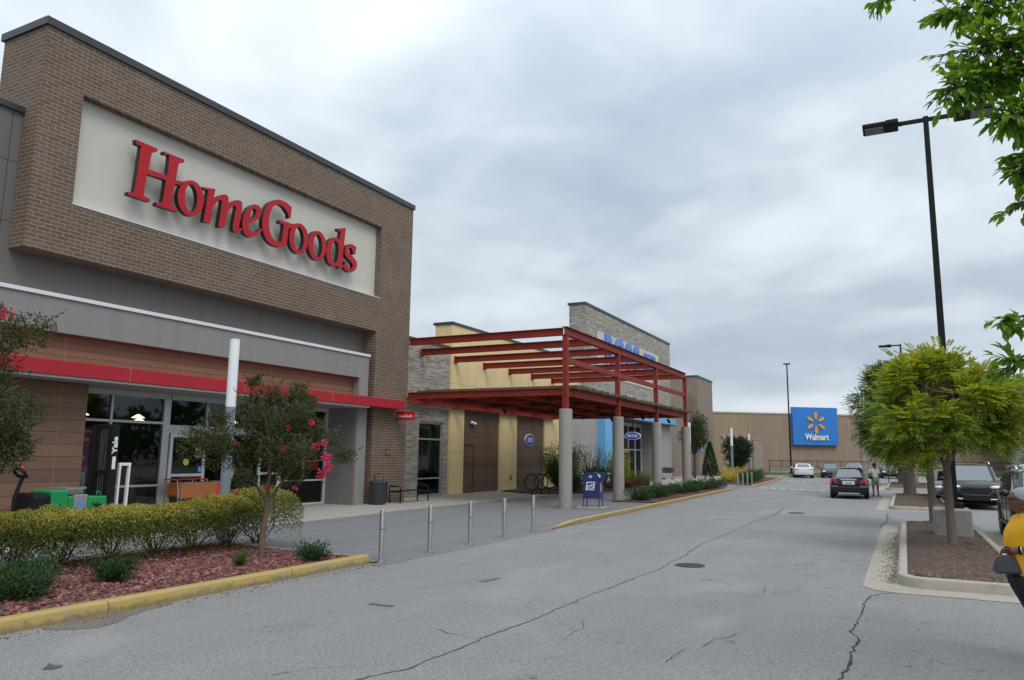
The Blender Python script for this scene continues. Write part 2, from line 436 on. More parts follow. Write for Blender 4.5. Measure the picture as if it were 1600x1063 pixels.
ASPH = asphalt('road_asphalt', .085, .30)
WALKA = asphalt('walk_asphalt', .125, .195, (.98, 1., 1.03), .09)
CONC = concrete('walk_concrete', (.35, .33, .295), joint=((1, 3.0),))
KERBC = concrete('kerb_concrete', (.37, .34, .29), stain=.85, joint=((1, 3.05),))
APRON = concrete('apron_concrete', (.35, .315, .255), stain=.6)
COLC = concrete('column_concrete', (.325, .31, .285), var=.08, stain=.32)
BLOCKC = concrete('block_concrete', (.30, .29, .27), stain=.75)
YK = yellowkerb('kerb_yellow_paint')
LAVA = mulchmat('lava_mulch', (.06, .022, .02), (.18, .06, .05), (.30, .15, .13))
ROCK = leafmat('lava_rock', [(.04, .02, .018), (.18, .06, .05), (.27, .092, .08), (.085, .04, .036), (.37, .2, .18), (.06, .032, .032), (.22, .08, .068)], 0., .95)
BARK = mulchmat('bark_mulch', (.045, .028, .02), (.12, .075, .055), (.26, .19, .15))
CHIP = leafmat('bark_chip', [(.05, .03, .02), (.13, .08, .055), (.25, .19, .14), (.08, .05, .035)], 0., .95)
BRICK = brickmat('brown_brick', (.118, .080, .056), (.155, .108, .078), (.285, .228, .172), .30, .1, .011, var=.26)
GBRICK = brickmat('grey_long_brick', (.17, .152, .13), (.46, .42, .365), (.30, .275, .24), .42, .058, .005, bias=.1, var=.2, off=.37)
TANB = brickmat('tan_block', (.235, .185, .15), (.27, .215, .17), (.25, .2, .165), .41, .2, .006, var=.12)
TANB2 = brickmat('small_block', (.33, .275, .235), (.38, .32, .28), (.24, .2, .17), .4, .2, .02, var=.1)
STUCCO = panelwall('dark_stucco', (.15, .138, .122), var=.06)
GPANEL = panelwall('grey_metal_panel', (.16, .152, .145), hz=1.42, z0=7.08-1.42*5, vy=3.6, y0=-9.0-18.0+.4, dark=.25)
FIBRE = panelwall('grey_fibre_panel', (.255, .245, .235), hz=.43, z0=4.62, vy=2.45, dark=1.25, jw=.01)
RETURNG = panelwall('grey_return_panel', (.19, .182, .174), hz=.6, dark=.8)
ROSSG = panelwall('light_grey_block', (.36, .35, .325), hz=.62, vy=1.24, dark=.75, jw=.02)
WOOD = woodmat('brown_plank_cladding', (.18, .10, .064), .29, vy=3.35)
WOODBAND = woodmat('warm_plank_cladding', (.265, .142, .085), .165, vy=3.35)
WOOD2 = woodmat('dull_plank_cladding', (.145, .085, .056), .3, vy=1.8)
YELLOWW = panelwall('yellow_stucco', (.80, .63, .33), hz=3.2, z0=5.2-3.2, dark=.55, var=.07)
CREAM = panelwall('cream_sign_panel', (.585, .55, .49), var=.03, streak=.1)
TANW = panelwall('tan_precast', (.31, .225, .16), vy=4.4, dark=1.35, jw=.09, var=.06)
TANL = panelwall('ochre_precast', (.34, .25, .16), vy=4.4, dark=1.3, jw=.09, var=.06)
COPING = M('dark_metal_coping', (.055, .058, .062), .45, .3, .1)
WHITECAP = M('white_metal_cap', (.72, .74, .77), .4, 0, .04)
REDCAN = M('red_canopy_paint', (.40, .022, .034), .5, 0, .08, .7, spec=.25)
SIGNRED = M('sign_letter_red', (.44, .012, .022), .45, 0, .04, spec=.25)
LETSIDE = M('letter_return_black', (.018, .016, .016), .45)
REDPOST = M('pergola_red_paint', (.25, .034, .021), .6, 0, .22, 1.5, dirt=.4, spec=.25)
RUST = M('pergola_deck_wood', (.14, .105, .07), .85, 0, .4, 4, .3, 30)
ALU = M('aluminium_frame', (.52, .53, .55), .35, .6, .05)
ALUW = M('pale_door_frame', (.62, .62, .63), .4, .2, .05)
STEEL = M('brushed_steel', (.55, .55, .54), .32, .9, .15, 12)
DGREY = M('dark_grey_plastic', (.05, .05, .055), .5)
BLACK = M('black_paint', (.012, .012, .013), .6, 0, .15, spec=.2)
RUBBER = M('tyre_rubber', (.02, .02, .021), .85)
GREYPAINT = M('grey_blue_paint', (.20, .245, .285), .45, 0, .06)
LAMPW = M('white_lamp_tube', (.86, .88, .9), .3, 0, .02)
NAVY = M('mailbox_blue', (.022, .032, .13), .35, 0, .15, 3)
WHITE = M('white_paint', (.8, .8, .79), .45, 0, .05)
ROSSBLUE = M('sign_blue', (.035, .06, .33), .35, 0, .05)
SKYBLUE = M('sky_blue_panel', (.16, .45, .78), .4, 0, .06, 1)
LETBLUE = M('bright_letter_blue', (.05, .19, .62), .35, 0, .05)
WMBLUE = M('sign_panel_blue', (.03, .2, .62), .4, 0, .04, .5)
SPARK = M('spark_yellow', (.80, .36, .02), .4, 0, .05)
GREEN = M('green_machine_paint', (.012, .27, .075), .4, 0, .08)
ORANGE = M('orange_red_sign', (.75, .13, .03), .5)
CARTBROWN = M('cart_panel_orange', (.33, .11, .03), .5)
REDPL = M('red_plastic', (.55, .03, .04), .4)
GLASS = glassmat('store_glass', (.55, .6, .6), .035)
GLASSD = glassmat('dark_window_glass', (.30, .33, .34), .05)
INTER = M('store_interior_wall', (.10, .095, .085), .8)
INTERF = M('store_interior_floor', (.14, .13, .12), .5)
INTGOODS = M('shelf_goods', (.13, .10, .09), .7, 0, .7, 2.5)
LAMPE = emat('lit_pendant', (1., .86, .6), 2.6)
LB_DARK = leafmat('myrtle_leaf', [(.024, .055, .014), (.05, .105, .024), (.036, .08, .018), (.11, .075, .03), (.085, .075, .035)], .25, .65)
LB_GREEN = leafmat('green_leaf', [(.06, .14, .02), (.11, .22, .033), (.085, .18, .027), (.15, .26, .045)], .5)
LB_DG = leafmat('deep_green_leaf', [(.03, .085, .014), (.06, .14, .022), (.045, .11, .018), (.075, .16, .028)], .35)
LB_YG = leafmat('yellow_green_leaf', [(.24, .33, .032), (.33, .39, .045), (.17, .28, .032), (.41, .40, .06)], .5)
LB_OR = leafmat('turning_leaf', [(.38, .31, .045), (.46, .27, .05), (.30, .32, .04), (.42, .34, .06)], .45)
LB_GOLD = leafmat('golden_hedge_leaf', [(.46, .40, .05), (.58, .49, .10), (.36, .35, .05), (.6, .54, .18)], .4)
LB_HEDGE = leafmat('green_hedge_leaf', [(.06, .10, .018), (.11, .15, .026), (.17, .19, .03), (.045, .075, .017)], .3)
LB_JUN = leafmat('juniper_leaf', [(.014, .05, .016), (.03, .085, .022), (.022, .07, .018), (.045, .115, .025)], .2)
LB_NEAR = leafmat('broad_leaf', [(.09, .20, .022), (.17, .32, .04), (.12, .26, .03), (.25, .40, .06)], .6, .4)
LB_EVER = leafmat('evergreen_leaf', [(.012, .03, .012), (.022, .05, .016), (.035, .065, .02)], .15, .35)
PETAL = leafmat('red_petal', [(.6, .025, .12), (.75, .06, .2), (.5, .02, .07)], .35)
REDBUSH = leafmat('reddish_leaf', [(.28, .07, .05), (.2, .09, .045), (.1, .1, .03), (.35, .1, .08)], .3)
TRUNK = M('smooth_bark', (.16, .125, .10), .85, 0, .35, 9, .5, 30)
TRUNK2 = M('myrtle_bark', (.17, .11, .075), .8, 0, .3, 9, .4, 30)
TWIG = M('dark_twig', (.075, .055, .04), .9, 0, .3)
GRASSM = leafmat('grass_blade', [(.08, .16, .03), (.13, .21, .045), (.1, .18, .035)], .3)
SOILG = M('grass_soil', (.085, .13, .035), .95, 0, .4, 2)
PAINTW = M('road_paint_white', (.62, .62, .6), .7, 0, .15, 6)
CRACK = M('crack_tar', (.022, .022, .023), .8, 0, .3, 5)
DARKST = M('dark_stain', (.085, .085, .085), .6, 0, .3, 5)
CARG = glassmat('car_glass', (.10, .115, .115), .2)
CHROME = M('chrome', (.75, .75, .76), .12, 1., .02)
SKIN1 = M('dark_skin', (.16, .075, .045), .5, 0, .1)
CLOTHK = M('black_cloth', (.012, .012, .013), .85, 0, .2, 12)
CLOTHW = M('white_cloth', (.75, .75, .74), .85, 0, .05)
CLOTHY = M('yellow_cloth', (.82, .40, .012), .85, 0, .08, 6)
GREYHAIR = M('grey_hair', (.36, .37, .39), .8, 0, .35, 45, .8, 80)
HAIRK = M('black_hair', (.012, .011, .01), .7)
BAGG = M('dark_bag', (.045, .047, .052), .45, 0, .15)
def world():
    w = bpy.data.worlds.new('World'); S.world = w; w.use_nodes = True; nt = w.node_tree; nt.nodes.clear()
    out = nt.nodes.new('ShaderNodeOutputWorld')
    sky = nt.nodes.new('ShaderNodeTexSky'); sky.sky_type = 'NISHITA'; sky.sun_disc = False
    sky.sun_elevation = rad(SUN_EL); sky.sun_rotation = rad(SUN_ROT)
    bgA = nt.nodes.new('ShaderNodeBackground'); lk(nt, sky.outputs[0], bgA.inputs[0]); bgA.inputs[1].default_value = .09
    tc = nt.nodes.new('ShaderNodeTexCoord'); s = nt.nodes.new('ShaderNodeSeparateXYZ'); lk(nt, tc.outputs['Generated'], s.inputs[0])
    z = mth(nt, 'MAXIMUM', s.outputs[2], 0.); zz = mth(nt, 'ADD', z, .30)
    c = nt.nodes.new('ShaderNodeCombineXYZ')
    lk(nt, mth(nt, 'DIVIDE', s.outputs[0], zz), c.inputs[0]); lk(nt, mth(nt, 'DIVIDE', s.outputs[1], zz), c.inputs[1])
    mp = nt.nodes.new('ShaderNodeMapping'); mp.inputs['Location'].default_value = CLOUD_OFF
    mp.inputs['Rotation'].default_value = (0, 0, rad(20)); mp.inputs['Scale'].default_value = (1.15, 1.35, 1)
    lk(nt, c.outputs[0], mp.inputs[0])
    n1 = noise_(nt, mp.outputs[0], .8, 6, .45, .3); n2 = noise_(nt, mp.outputs[0], 2.6, 5, .5, .5)
    f = mth(nt, 'ADD', mth(nt, 'MULTIPLY', n1, .74), mth(nt, 'MULTIPLY', n2, .26))
    f = mth(nt, 'MULTIPLY_ADD', f, 1.45, -.225)
    for D, k, amp in CLOUD_MASS:          # a heavy grey mass and brighter breaks in the overcast
        vm = nt.nodes.new('ShaderNodeVectorMath'); vm.operation = 'DOT_PRODUCT'; lk(nt, tc.outputs['Generated'], vm.inputs[0]); vm.inputs[1].default_value = D
        e = mth(nt, 'POWER', mth(nt, 'MAXIMUM', vm.outputs['Value'], 0.), k); f = mth(nt, 'ADD', f, mth(nt, 'MULTIPLY', e, amp))
    cc = ramp(nt, f, [(.24, (.86, .89, .94)), (.40, (.755, .82, .89)), (.50, (.63, .705, .78)), (.60, (.49, .575, .668)), (.72, (.40, .475, .575))])
    # brighter straight overhead, as under a real overcast
    up = mth(nt, 'MULTIPLY_ADD', mth(nt, 'POWER', z, 1.5), .9, .98)
    bgB = nt.nodes.new('ShaderNodeBackground'); lk(nt, mixc(nt, 1., cc, up, 'MULTIPLY'), bgB.inputs[0]); bgB.inputs[1].default_value = CLOUD_ST
    cov = ramp(nt, noise_(nt, mp.outputs[0], .8, 5, .5), [(.30, .80), (.48, 1.)])
    mx = nt.nodes.new('ShaderNodeMixShader'); lk(nt, cov, mx.inputs[0]); lk(nt, bgA.outputs[0], mx.inputs[1]); lk(nt, bgB.outputs[0], mx.inputs[2])
    lk(nt, mx.outputs[0], out.inputs[0])
    # soft sun behind the cloud
    L = bpy.data.lights.new('sun', 'SUN'); L.energy = 1.3; L.angle = rad(28); L.color = (1., .96, .9)
    o = bpy.data.objects.new('sun', L); C.objects.link(o); o.location = (30, -20, 40)
    az = rad(SUN_AZ); el = rad(SUN_EL); d = Vector((math.sin(az)*math.cos(el), math.cos(az)*math.cos(el), math.sin(el)))
    o.rotation_euler = d.to_track_quat('Z', 'Y').to_euler()
CLOUD_MASS = (((-.33, .86, .39), 45, .17), ((-.42, .87, .255), 160, -.13), ((-.62, .64, .46), 30, -.045), ((-.06, .95, .30), 90, -.05), ((-.25, .955, .16), 200, .07))
SUN_EL = 52.; SUN_AZ = 125.; SUN_ROT = SUN_AZ; CLOUD_OFF = (.6, 2.2, 0); CLOUD_ST = 1.0
world()
def camera():
    cd = bpy.data.cameras.new('camera'); o = bpy.data.objects.new('camera', cd); C.objects.link(o)
    cd.sensor_width = 36.; cd.lens = 1180/1600*36.; cd.clip_end = 3000; cd.clip_start = .05
    pi_, ya, ro = rad(8.6473), rad(27.301), rad(.70705)
    cy, sy = math.cos(ya), math.sin(ya)
    f = Vector((-sy*math.cos(pi_), cy*math.cos(pi_), math.sin(pi_))); r = Vector((cy, sy, 0)); u = r.cross(f)
    c, s = math.cos(ro), math.sin(ro); r2 = r*c+u*s; u2 = u*c-r*s
    m = Matrix((r2, u2, -f)).transposed().to_4x4(); m.translation = (0, 0, 1.92); o.matrix_world = m
    S.camera = o
camera()
S.view_settings.view_transform = 'Standard'; S.view_settings.look = 'None'; S.view_settings.gamma = 1; S.view_settings.exposure = 0.

# ------------------------------------------------------------------ ground, walk, kerbs, islands
def kx(y):
    if y < 18: return -8.33
    if y < 47: return -8.25-(y-18)*.0345
    if y < 53: return -9.25+(y-47)*.03
    return -9.03-(max(0, y-53)/23.)**1.4*1.35
def wz(x, y):
    k = .02+.09*sstep(18, 20.5, y)*(1-sstep(44.5, 47.2, y))+.09*sstep(52.8, 54.5, y)
    t = clamp((kx(y)-x)/10.5); return k*(1-t)+.09*t
def grid(name, x0, x1, y0, y1, z, mat, n=1):
    g = MB()
    for i in range(n):
        for j in range(n):
            xa, xb = x0+(x1-x0)*i/n, x0+(x1-x0)*(i+1)/n; ya, yb = y0+(y1-y0)*j/n, y0+(y1-y0)*(j+1)/n
            g.quad((xa, ya, z), (xb, ya, z), (xb, yb, z), (xa, yb, z))
    return structure(g.build(name, mat))
grid('ground', -900, 900, -500, 1500, -.03, M('far_ground', (.16, .17, .13), .95, 0, .3, .05))
grid('road', -40, 70, -30, 135, 0, ASPH)
def walk_sheet(name, xa, xb, y0, y1, mat, dz=0.):
    g = MB(); ys = [y0+(y1-y0)*i/120 for i in range(121)]; nx = 6; rows = []
    for y in ys:
        a = xa(y) if callable(xa) else xa; b = xb(y) if callable(xb) else xb
        rows.append([(a+(b-a)*i/nx, y, wz(a+(b-a)*i/nx, y)+dz) for i in range(nx+1)])
    n = g.add([p for r in rows for p in r], [])
    for j in range(120):
        for i in range(nx):
            q = j*(nx+1)+i; g.f.append([n+q, n+q+1, n+q+nx+2, n+q+nx+1]); g.m.append(0)
    return structure(g.build(name, mat))
walk_sheet('walkway', -14.62, lambda y: kx(y) if y > 11.05 else -8.62, -12, 76, WALKA)
walk_sheet('path', -30.0, -14.62, -12, 76.4, CONC)
# low ramp lip where the walk meets the drive at the bollards
g = MB()
for ya, yb in ((10.9, 18.3), (46.6, 53.0)):
    ys = [ya+(yb-ya)*i/12 for i in range(13)]
    for a, b in zip(ys, ys[1:]): g.quad((kx(a), a, wz(kx(a), a)), (kx(a)+.16, a, .004), (kx(b)+.16, b, .004), (kx(b), b, wz(kx(b), b)))
structure(g.build('walkway_ramp', WALKA))
def kerb(name, pts, h, w, mat, side=-1, inner=0.):
    """pts along the outer (road) foot; h value or list; side -1 = body to the left of travel"""
    g = MB(); P = [Vector((p[0], p[1], 0)) for p in pts]; n = len(P); rows = []
    for i, p in enumerate(P):
        d = (P[min(i+1, n-1)]-P[max(0, i-1)]).normalized(); q = Vector((-d.y, d.x, 0))*(-side)
        hh = h[i] if isinstance(h, (list, tuple)) else h
        prof = [(0, -.05), (.015, hh-.03), (.022, hh-.012), (.045, hh), (w-.015, hh), (w, hh-.015), (w, -.05)]
        rows.append([p+q*a+Vector((0, 0, z)) for a, z in prof])
    k = len(rows[0]); b = g.add([v for r in rows for v in r], [])
    for i in range(n-1):
        for j in range(k-1):
            a = b+i*k+j; g.f.append([a, a+1, a+k+1, a+k]); g.m.append(0)
    g.f.append([b+j for j in range(k)]); g.m.append(0); g.f.append([b+(n-1)*k+j for j in range(k)]); g.m.append(0)
    return structure(g.build(name, mat, smooth=50))
def lin(a, b, n): return [a+(b-a)*i/n for i in range(n+1)]
# kerb of the near bed with its rounded end
pts = [(-8.47, y) for y in lin(-6, 10.75, 20)]+[(-8.475, 10.95), (-8.49, 11.08)]
kerb('kerb_near_bed', pts, .15, .2, YK)
kerb('bed_edging', [(-8.7, 11.06), (-10.2, 11.1), (-12.4, 11.4), (-12.75, 11.2), (-12.75, -6)], .125, .07, KERBC)
pts = [(kx(y), y) for y in lin(18.1, 46.6, 40)]+[(-9.32, 46.95), (-9.5, 47.3), (-9.9, 47.75)]
hs = [.02+.11*sstep(18.1, 20.3, p[1]) for p in pts[:-4]]+[.12, .1, .08, .05]
kerb('kerb_long', pts, hs, .18, YK)
pts = [(-9.75, 52.3), (-9.3, 52.6), (-9.1, 53.0)]+[(kx(y), y) for y in lin(53.5, 76, 30)]
kerb('kerb_far', pts, [.03, .06, .1]+[.13]*31, .18, YK)
# near planting bed filled with red lava rock
def sheet(name, outline, z, mat, bumpz=0., mid=None, res=.35):
    xs = [p[0] for p in outline]; ys = [p[1] for p in outline]
    bm = bmesh.new(); vs = [bm.verts.new((p[0], p[1], z)) for p in outline]; f = bm.faces.new(vs)
    bmesh.ops.triangulate(bm, faces=[f])
    if bumpz:
        for _ in range(4):
            lg = [e for e in bm.edges if e.calc_length() > res]
            if not lg: break
            bmesh.ops.subdivide_edges(bm, edges=lg, cuts=1); bmesh.ops.triangulate(bm, faces=bm.faces[:])
        for v in bm.verts:
            e = min(((v.co.xy-Vector(a)).length for a in [p[:2] for p in outline]), default=1)
            if not v.is_boundary: v.co.z += bumpz*noise.noise(v.co*1.3)+bumpz*.7
    bmesh.ops.recalc_face_normals(bm, faces=bm.faces[:])
    if sum(fc.normal.z for fc in bm.faces) < 0: bmesh.ops.reverse_faces(bm, faces=bm.faces[:])
    me = bpy.data.meshes.new(name); bm.to_mesh(me); bm.free(); me.materials.append(mat)
    o = bpy.data.objects.new(name, me); C.objects.link(o); return o
bed = [(-8.66, -6), (-8.66, 10.7), (-8.78, 10.93), (-10.2, 10.98), (-12.4, 11.3), (-12.6, -6)]
structure(sheet('garden_bed', bed, .10, LAVA, .012))
def rocks(name, n, area, mat, s0, s1, zf, flat=.6):
    g = MB()
    for _ in range(n):
        x, y = area(); s = U(s0, s1); c = Vector((x, y, zf(x, y)+s*.2)); q = Quaternion(rvec(), U(0, 6)).to_matrix()
        vs = []
        for v in ((1, 0, 0), (-1, 0, 0), (0, 1, 0), (0, -1, 0), (0, 0, 1), (0, 0, -1)):
            w = q @ (Vector(v)*s*U(.6, 1.15)); w.z *= flat; vs.append(c+w)
        g.add(vs, [(0, 2, 4), (2, 1, 4), (1, 3, 4), (3, 0, 4), (2, 0, 5), (1, 2, 5), (3, 1, 5), (0, 3, 5)])
    return stuff(g.build(name, mat, fix=False))
def abed():
    while True:
        x, y = U(-12.3, -8.69), U(3.2, 10.95)
        if RND.random() < (1.1 if x > -10.9 else .35): return x, y
rocks('lava_rock_mulch', 9500, abed, ROCK, .018, .052, lambda x, y: .112)
# bed along the long kerb
bed = [(kx(y)-.17, y) for y in lin(29.6, 46.4, 12)]+[(-9.85, 47.1)]+[(-10.6, y) for y in lin(46.6, 29.3, 8)]
structure(sheet('garden_bed_long', bed, .135, LAVA, .03, res=.8))
bed = [(kx(y)-.17, y) for y in lin(53.6, 75, 12)]+[(kx(y)-4., y) for y in lin(73, 56, 8)]+[(-11.2, 54.2)]
structure(sheet('garden_bed_far', bed, .135, LAVA, .03, res=1.5))
bed = [(-14.9, 33.2), (-13.6, 38.5), (-13.4, 43.0), (-14.0, 47.2), (-15.5, 48.2), (-18.2, 48.2), (-18.2, 42.7), (-18.4, 34.5), (-16.5, 33.2)]
structure(sheet('garden_bed_store', bed, .14, BARK, .05, res=.8))
# parking islands
def rrect(x0, x1, y0, y1, r, n=6):
    o = []
    for cx, cy, a0 in ((x1-r, y0+r, -90), (x1-r, y1-r, 0), (x0+r, y1-r, 90), (x0+r, y0+r, 180)):
        o += [(cx+r*math.cos(rad(a0+90*i/n)), cy+r*math.sin(rad(a0+90*i/n))) for i in range(n+1)]
    return o
def island(i, x0, x1, y0, y1):
    a = rrect(x0-.47, x1+.47, y0-.6, y1+.05, .55)
    structure(sheet('island_apron' + i, a, .006, APRON))
    k = rrect(x0, x1, y0, y1, .45); k = k[3:]+k[:4]
    kerb('island_kerb'+i, k, .16, .155, KERBC)
    m = rrect(x0+.12, x1-.12, y0+.12, y1-.12, .34)
    structure(sheet('island_mulch'+i, m, .125, BARK, .07, res=.3 if i == '' else .8))
island('', -.22, 1.66, 13.3, 25.5); island('_second', -.66, 1.5, 33.0, 46.0); island('_third', -1.2, 1.5, 54.0, 68.5)
rocks('bark_chip_mulch', 5200, lambda: (U(0, 1.55), 13.5+8.5*RND.random()**1.6), CHIP, .01, .032, lambda x, y: .15, .35)
rocks('leaf_litter', 900, lambda: (-.24-abs(RND.gauss(0, .14)), U(13.6, 23)), CHIP, .008, .022, lambda x, y: .008, .3)
def kl():
    y = U(4, 12); return -8.42+abs(RND.gauss(0, .16)), y
rocks('kerb_litter', 520, kl, CHIP, .006, .018, lambda x, y: .003, .4)
# cracks and stains in the asphalt
def crackpath(g, pts, w):
    P = [Vector((p[0], p[1], 0)) for p in pts]; Q = []
    for a, b in zip(P, P[1:]):
        n = max(2, int((b-a).length/.07))
        for i in range(n): Q.append(a.lerp(b, i/n)+Vector((noise.noise(Vector((a.x*7+i*.55, a.y*3, 1))), noise.noise(Vector((a.x*3, a.y*7+i*.55, 5))), 0))*.045)
    Q.append(P[-1]); L = []
    for i, q in enumerate(Q):
        d = (Q[min(i+1, len(Q)-1)]-Q[max(i-1, 0)]).normalized(); r = Vector((-d.y, d.x, 0))
        ww = w*(.35+.9*abs(noise.noise(q*4.1)+.25)); L.append((q+r*ww, q-r*ww))
    for (a, b), (c, d) in zip(L, L[1:]):
        z = Vector((0, 0, .004)); g.quad(a+z, b+z, d+z, c+z)
g = MB()
for w, p in ((.011, [(-4.29, 5.47), (-4.1, 5.95), (-4.06, 6.92), (-4.08, 7.36), (-4.0, 8.36), (-4.02, 9.21), (-4.01, 10.16), (-3.97, 11.19), (-3.93, 12.31), (-3.86, 13.18), (-3.95, 14.22), (-3.94, 14.94), (-4.01, 15.65), (-4.12, 16.81), (-4.14, 17.94), (-4.14, 19.78), (-4.15, 22.48), (-4.21, 24.66), (-4.15, 26.95), (-4.19, 30.63)]),
    (.006, [(-4.73, 7.43), (-4.5, 7.3), (-4.3, 7.31), (-4.14, 7.28)]), (.02, [(-.66, 6.9), (-.62, 7.56), (-.59, 7.96), (-.57, 8.42), (-.59, 8.65), (-.56, 9.06), (-.56, 9.34)]), (.012, [(-.56, 9.34), (-.65, 9.67), (-.62, 10.18), (-.58, 11.15), (-.59, 11.81), (-.52, 12.26), (-.41, 12.54), (-.23, 12.69)]),
    (.007, [(-2.11, 7.33), (-2.12, 7.58), (-2.09, 7.76), (-2.07, 7.92)]), (.006, [(-1.95, 8.12), (-1.92, 8.38), (-1.91, 8.58), (-1.79, 8.71), (-1.74, 8.95)]), (.005, [(-3.3, 7.67), (-3.35, 7.98), (-3.33, 8.26), (-3.48, 8.67)]),
    (.02, [(-.74, 24.48), (-.7, 25.79), (-.6, 27.11), (-.62, 28.88), (-.68, 30.63)]), (.012, [(-4.06, 24.82), (-4.01, 27.26), (-4.39, 32.1)]), (.004, [(-2.2, 11.2), (-1.9, 11.6), (-2.0, 12.4)]), (.004, [(-6.5, 9.2), (-6.2, 9.9), (-5.9, 10.8), (-5.2, 11.6)]),
    (.006, [(-7.2, 20), (-6.5, 20.6), (-5.6, 22.4), (-5.2, 24.9)]), (.004, [(-5.0, 5.2), (-4.8, 5.6), (-4.5, 5.8)])): crackpath(g, p, w)
structure(g.build('road_crack', CRACK, fix=False))
g = MB()
for p in ([(-6.85, 4.35), (-6.96, 4.46), (-7.01, 4.51), (-6.9, 4.48), (-6.83, 4.52), (-6.78, 4.48), (-6.78, 4.4)], [(-6.25, 8.14), (-6.24, 8.23), (-6.07, 8.22), (-5.9, 8.25), (-5.86, 8.16), (-5.97, 8.13)], [(-5.9, 10.4), (-5.85, 10.6), (-5.8, 10.95), (-5.76, 10.8), (-5.8, 10.4)]):
    b = g.add([(q[0], q[1], .005) for q in p], []); g.f.append([b+i for i in range(len(p))]); g.m.append(0)
structure(g.build('road_stain', DARKST, fix=False))
g = MB(); b = g.add([(x, y, .0045) for x, y in ((-8.44, 5.3), (-8.3, 5.25), (-8.05, 5.45), (-7.93, 5.62), (-8.0, 5.9), (-8.16, 6.15), (-8.28, 6.5), (-8.36, 6.9), (-8.45, 7.0))], []); g.f.append([b+i for i in range(9)]); g.m.append(0)
structure(g.build('road_dirt', M('kerb_dirt', (.15, .135, .115), .9, 0, .35, 3), fix=False))
# painted bars of the two far crossings
g = MB()
for x in [-8.2+.62*i for i in range(7)]: y = 51.5-(x+7.6)*.55; g.quad((x-.17, y-.25, .005), (x+.17, y-.25, .005), (x+.13, y+.3, .005), (x-.21, y+.3, .005))
for i in range(13): x = -8.9+.55*i; y = 69.8-(.1*i); g.quad((x-.14, y-.7, .005), (x+.12, y-.7, .005), (x+.24, y+.7, .005), (x-.02, y+.7, .005))
for x, y in ((-2.4, 71.8), (-1.8, 71.6), (-1.2, 71.4)): g.quad((x-.14, y-.6, .005), (x+.12, y-.6, .005), (x+.24, y+.6, .005), (x-.02, y+.6, .005))
structure(g.build('crossing_marking', PAINTW, fix=False))
IRON = M('cast_iron', (.085, .082, .08), .6, .5, .3, 20, 0, .4)
def manhole(x, y, label):
    t = thing('manhole_cover', label, 'manhole cover', (x, y, 0), 0, 'manhole covers in the drive')
    g = MB(); g.lathe((x, y, 0), [(.265, .002), (.27, .012), (.245, .014), (.24, .006)], 32, close=True); g.build('rim', IRON, t)
    g = MB(); g.cyl((x, y, 0), .238, .009, 32)
    for i in range(-4, 5):
        h = math.sqrt(max(0, .222**2-(i*.049)**2)); g.box(x-h, x+h, y+i*.049-.012, y+i*.049+.012, .0092, .014)
    g.build('lid', IRON, t)
manhole(-3.53, 13.89, 'round iron manhole cover nearest the camera, in the middle of the drive')
manhole(-3.54, 29.0, 'round iron manhole cover farther up the drive, behind the black saloon car')
# strip of grass and bank before the far wall
WN = Vector((-.6055, .7958, 0)); WT = Vector((.7958, .6055, 0)); WO = Vector((-19.13, 87.86, 0))   # far wall: origin, along, away
def wp(t, n, z): p = WO+WT*t+WN*n; return (p.x, p.y, z)
g = MB(); g.quad(wp(-6, -7.6, .02), wp(40, -7.6, .02), wp(40, -3.2, .3), wp(-6, -3.2, .3)); structure(g.build('grass_bank', SOILG))
g = MB()
for _ in range(5000):
    t, n = U(-4, 34), U(-7.5, -3.3); p = Vector(wp(t, n, .02+.28*(n+7.6)/4.4)); d = Vector((U(-.4, .4), U(-.4, .4), 1)); g.leaf(p, d, Vector((U(-1, 1), U(-1, 1), .1)), U(.08, .2), .03)
stuff(g.build('grass', GRASSM, fix=False))
kerb('kerb_end', [wp(40, -7.75, 0)[:2], wp(20, -7.75, 0)[:2], wp(-6, -7.75, 0)[:2]], .14, .18, KERBC, 1)

# ------------------------------------------------------------------ the big brick store on the left
F0 = -17.4
store = thing('home_store', 'brown brick store with cream sign panel, red canopy and grey entrance portal', 'store', (-19, 12, 0))
def P_(name, mats, boxes, **k):
    g = MB()
    for b in boxes: g.box(*b)
    return g.build(name, mats, k.pop('parent', store), **k)
Y0, Y1 = 9.63, 24.72
P_('brick_facade', BRICK, [(-19.15, F0, Y0, Y1, 10.52, 11.84), (-19.15, F0, Y0, Y1, 6.46, 7.755), (-19.15, F0, Y0, 10.64, 7.755, 10.52), (-19.15, F0, 22.68, Y1, 7.755, 10.52), (-19.15, -17.74, 10.64, 22.68, 7.755, 10.52), (-21, F0, 22.57, Y1, 0, 6.46)])
P_('sign_panel', CREAM, [(-17.74, -17.66, 10.64, 22.68, 7.755, 10.52)])
P_('panel_sill', WHITECAP, [(-17.66, F0+.02, 10.62, 22.7, 7.735, 7.757)])
P_('coping', COPING, [(-19.22, F0+.06, Y0-.06, Y1+.06, 11.84, 12.03)])
P_('soffit', M('brown_soffit', (.12, .075, .055), .8), [(-18.0, F0-.02, Y0+.02, 22.55, 6.435, 6.458)])
P_('stucco_wall', STUCCO, [(-19.0, -17.98, Y0-.4, 22.57, 5.2, 6.46)])
gw = P_('side_wall', GPANEL, [(-19.0, -18.0, -14, Y0-.002, 4.0, 9.72)])
P_('side_coping', COPING, [(-19.1, -17.92, -14, Y0-.003, 9.72, 9.86)])
P_('rear_block', STUCCO, [(-60, -28, -14, 24.7, 0, 9.3), (-28, -19.0, -14, 24.69, 7.5, 9.31), (-28, -19.15, 24.45, 24.7, 0, 7.5), (-28, -19, -14, -13.7, 0, 7.5)])
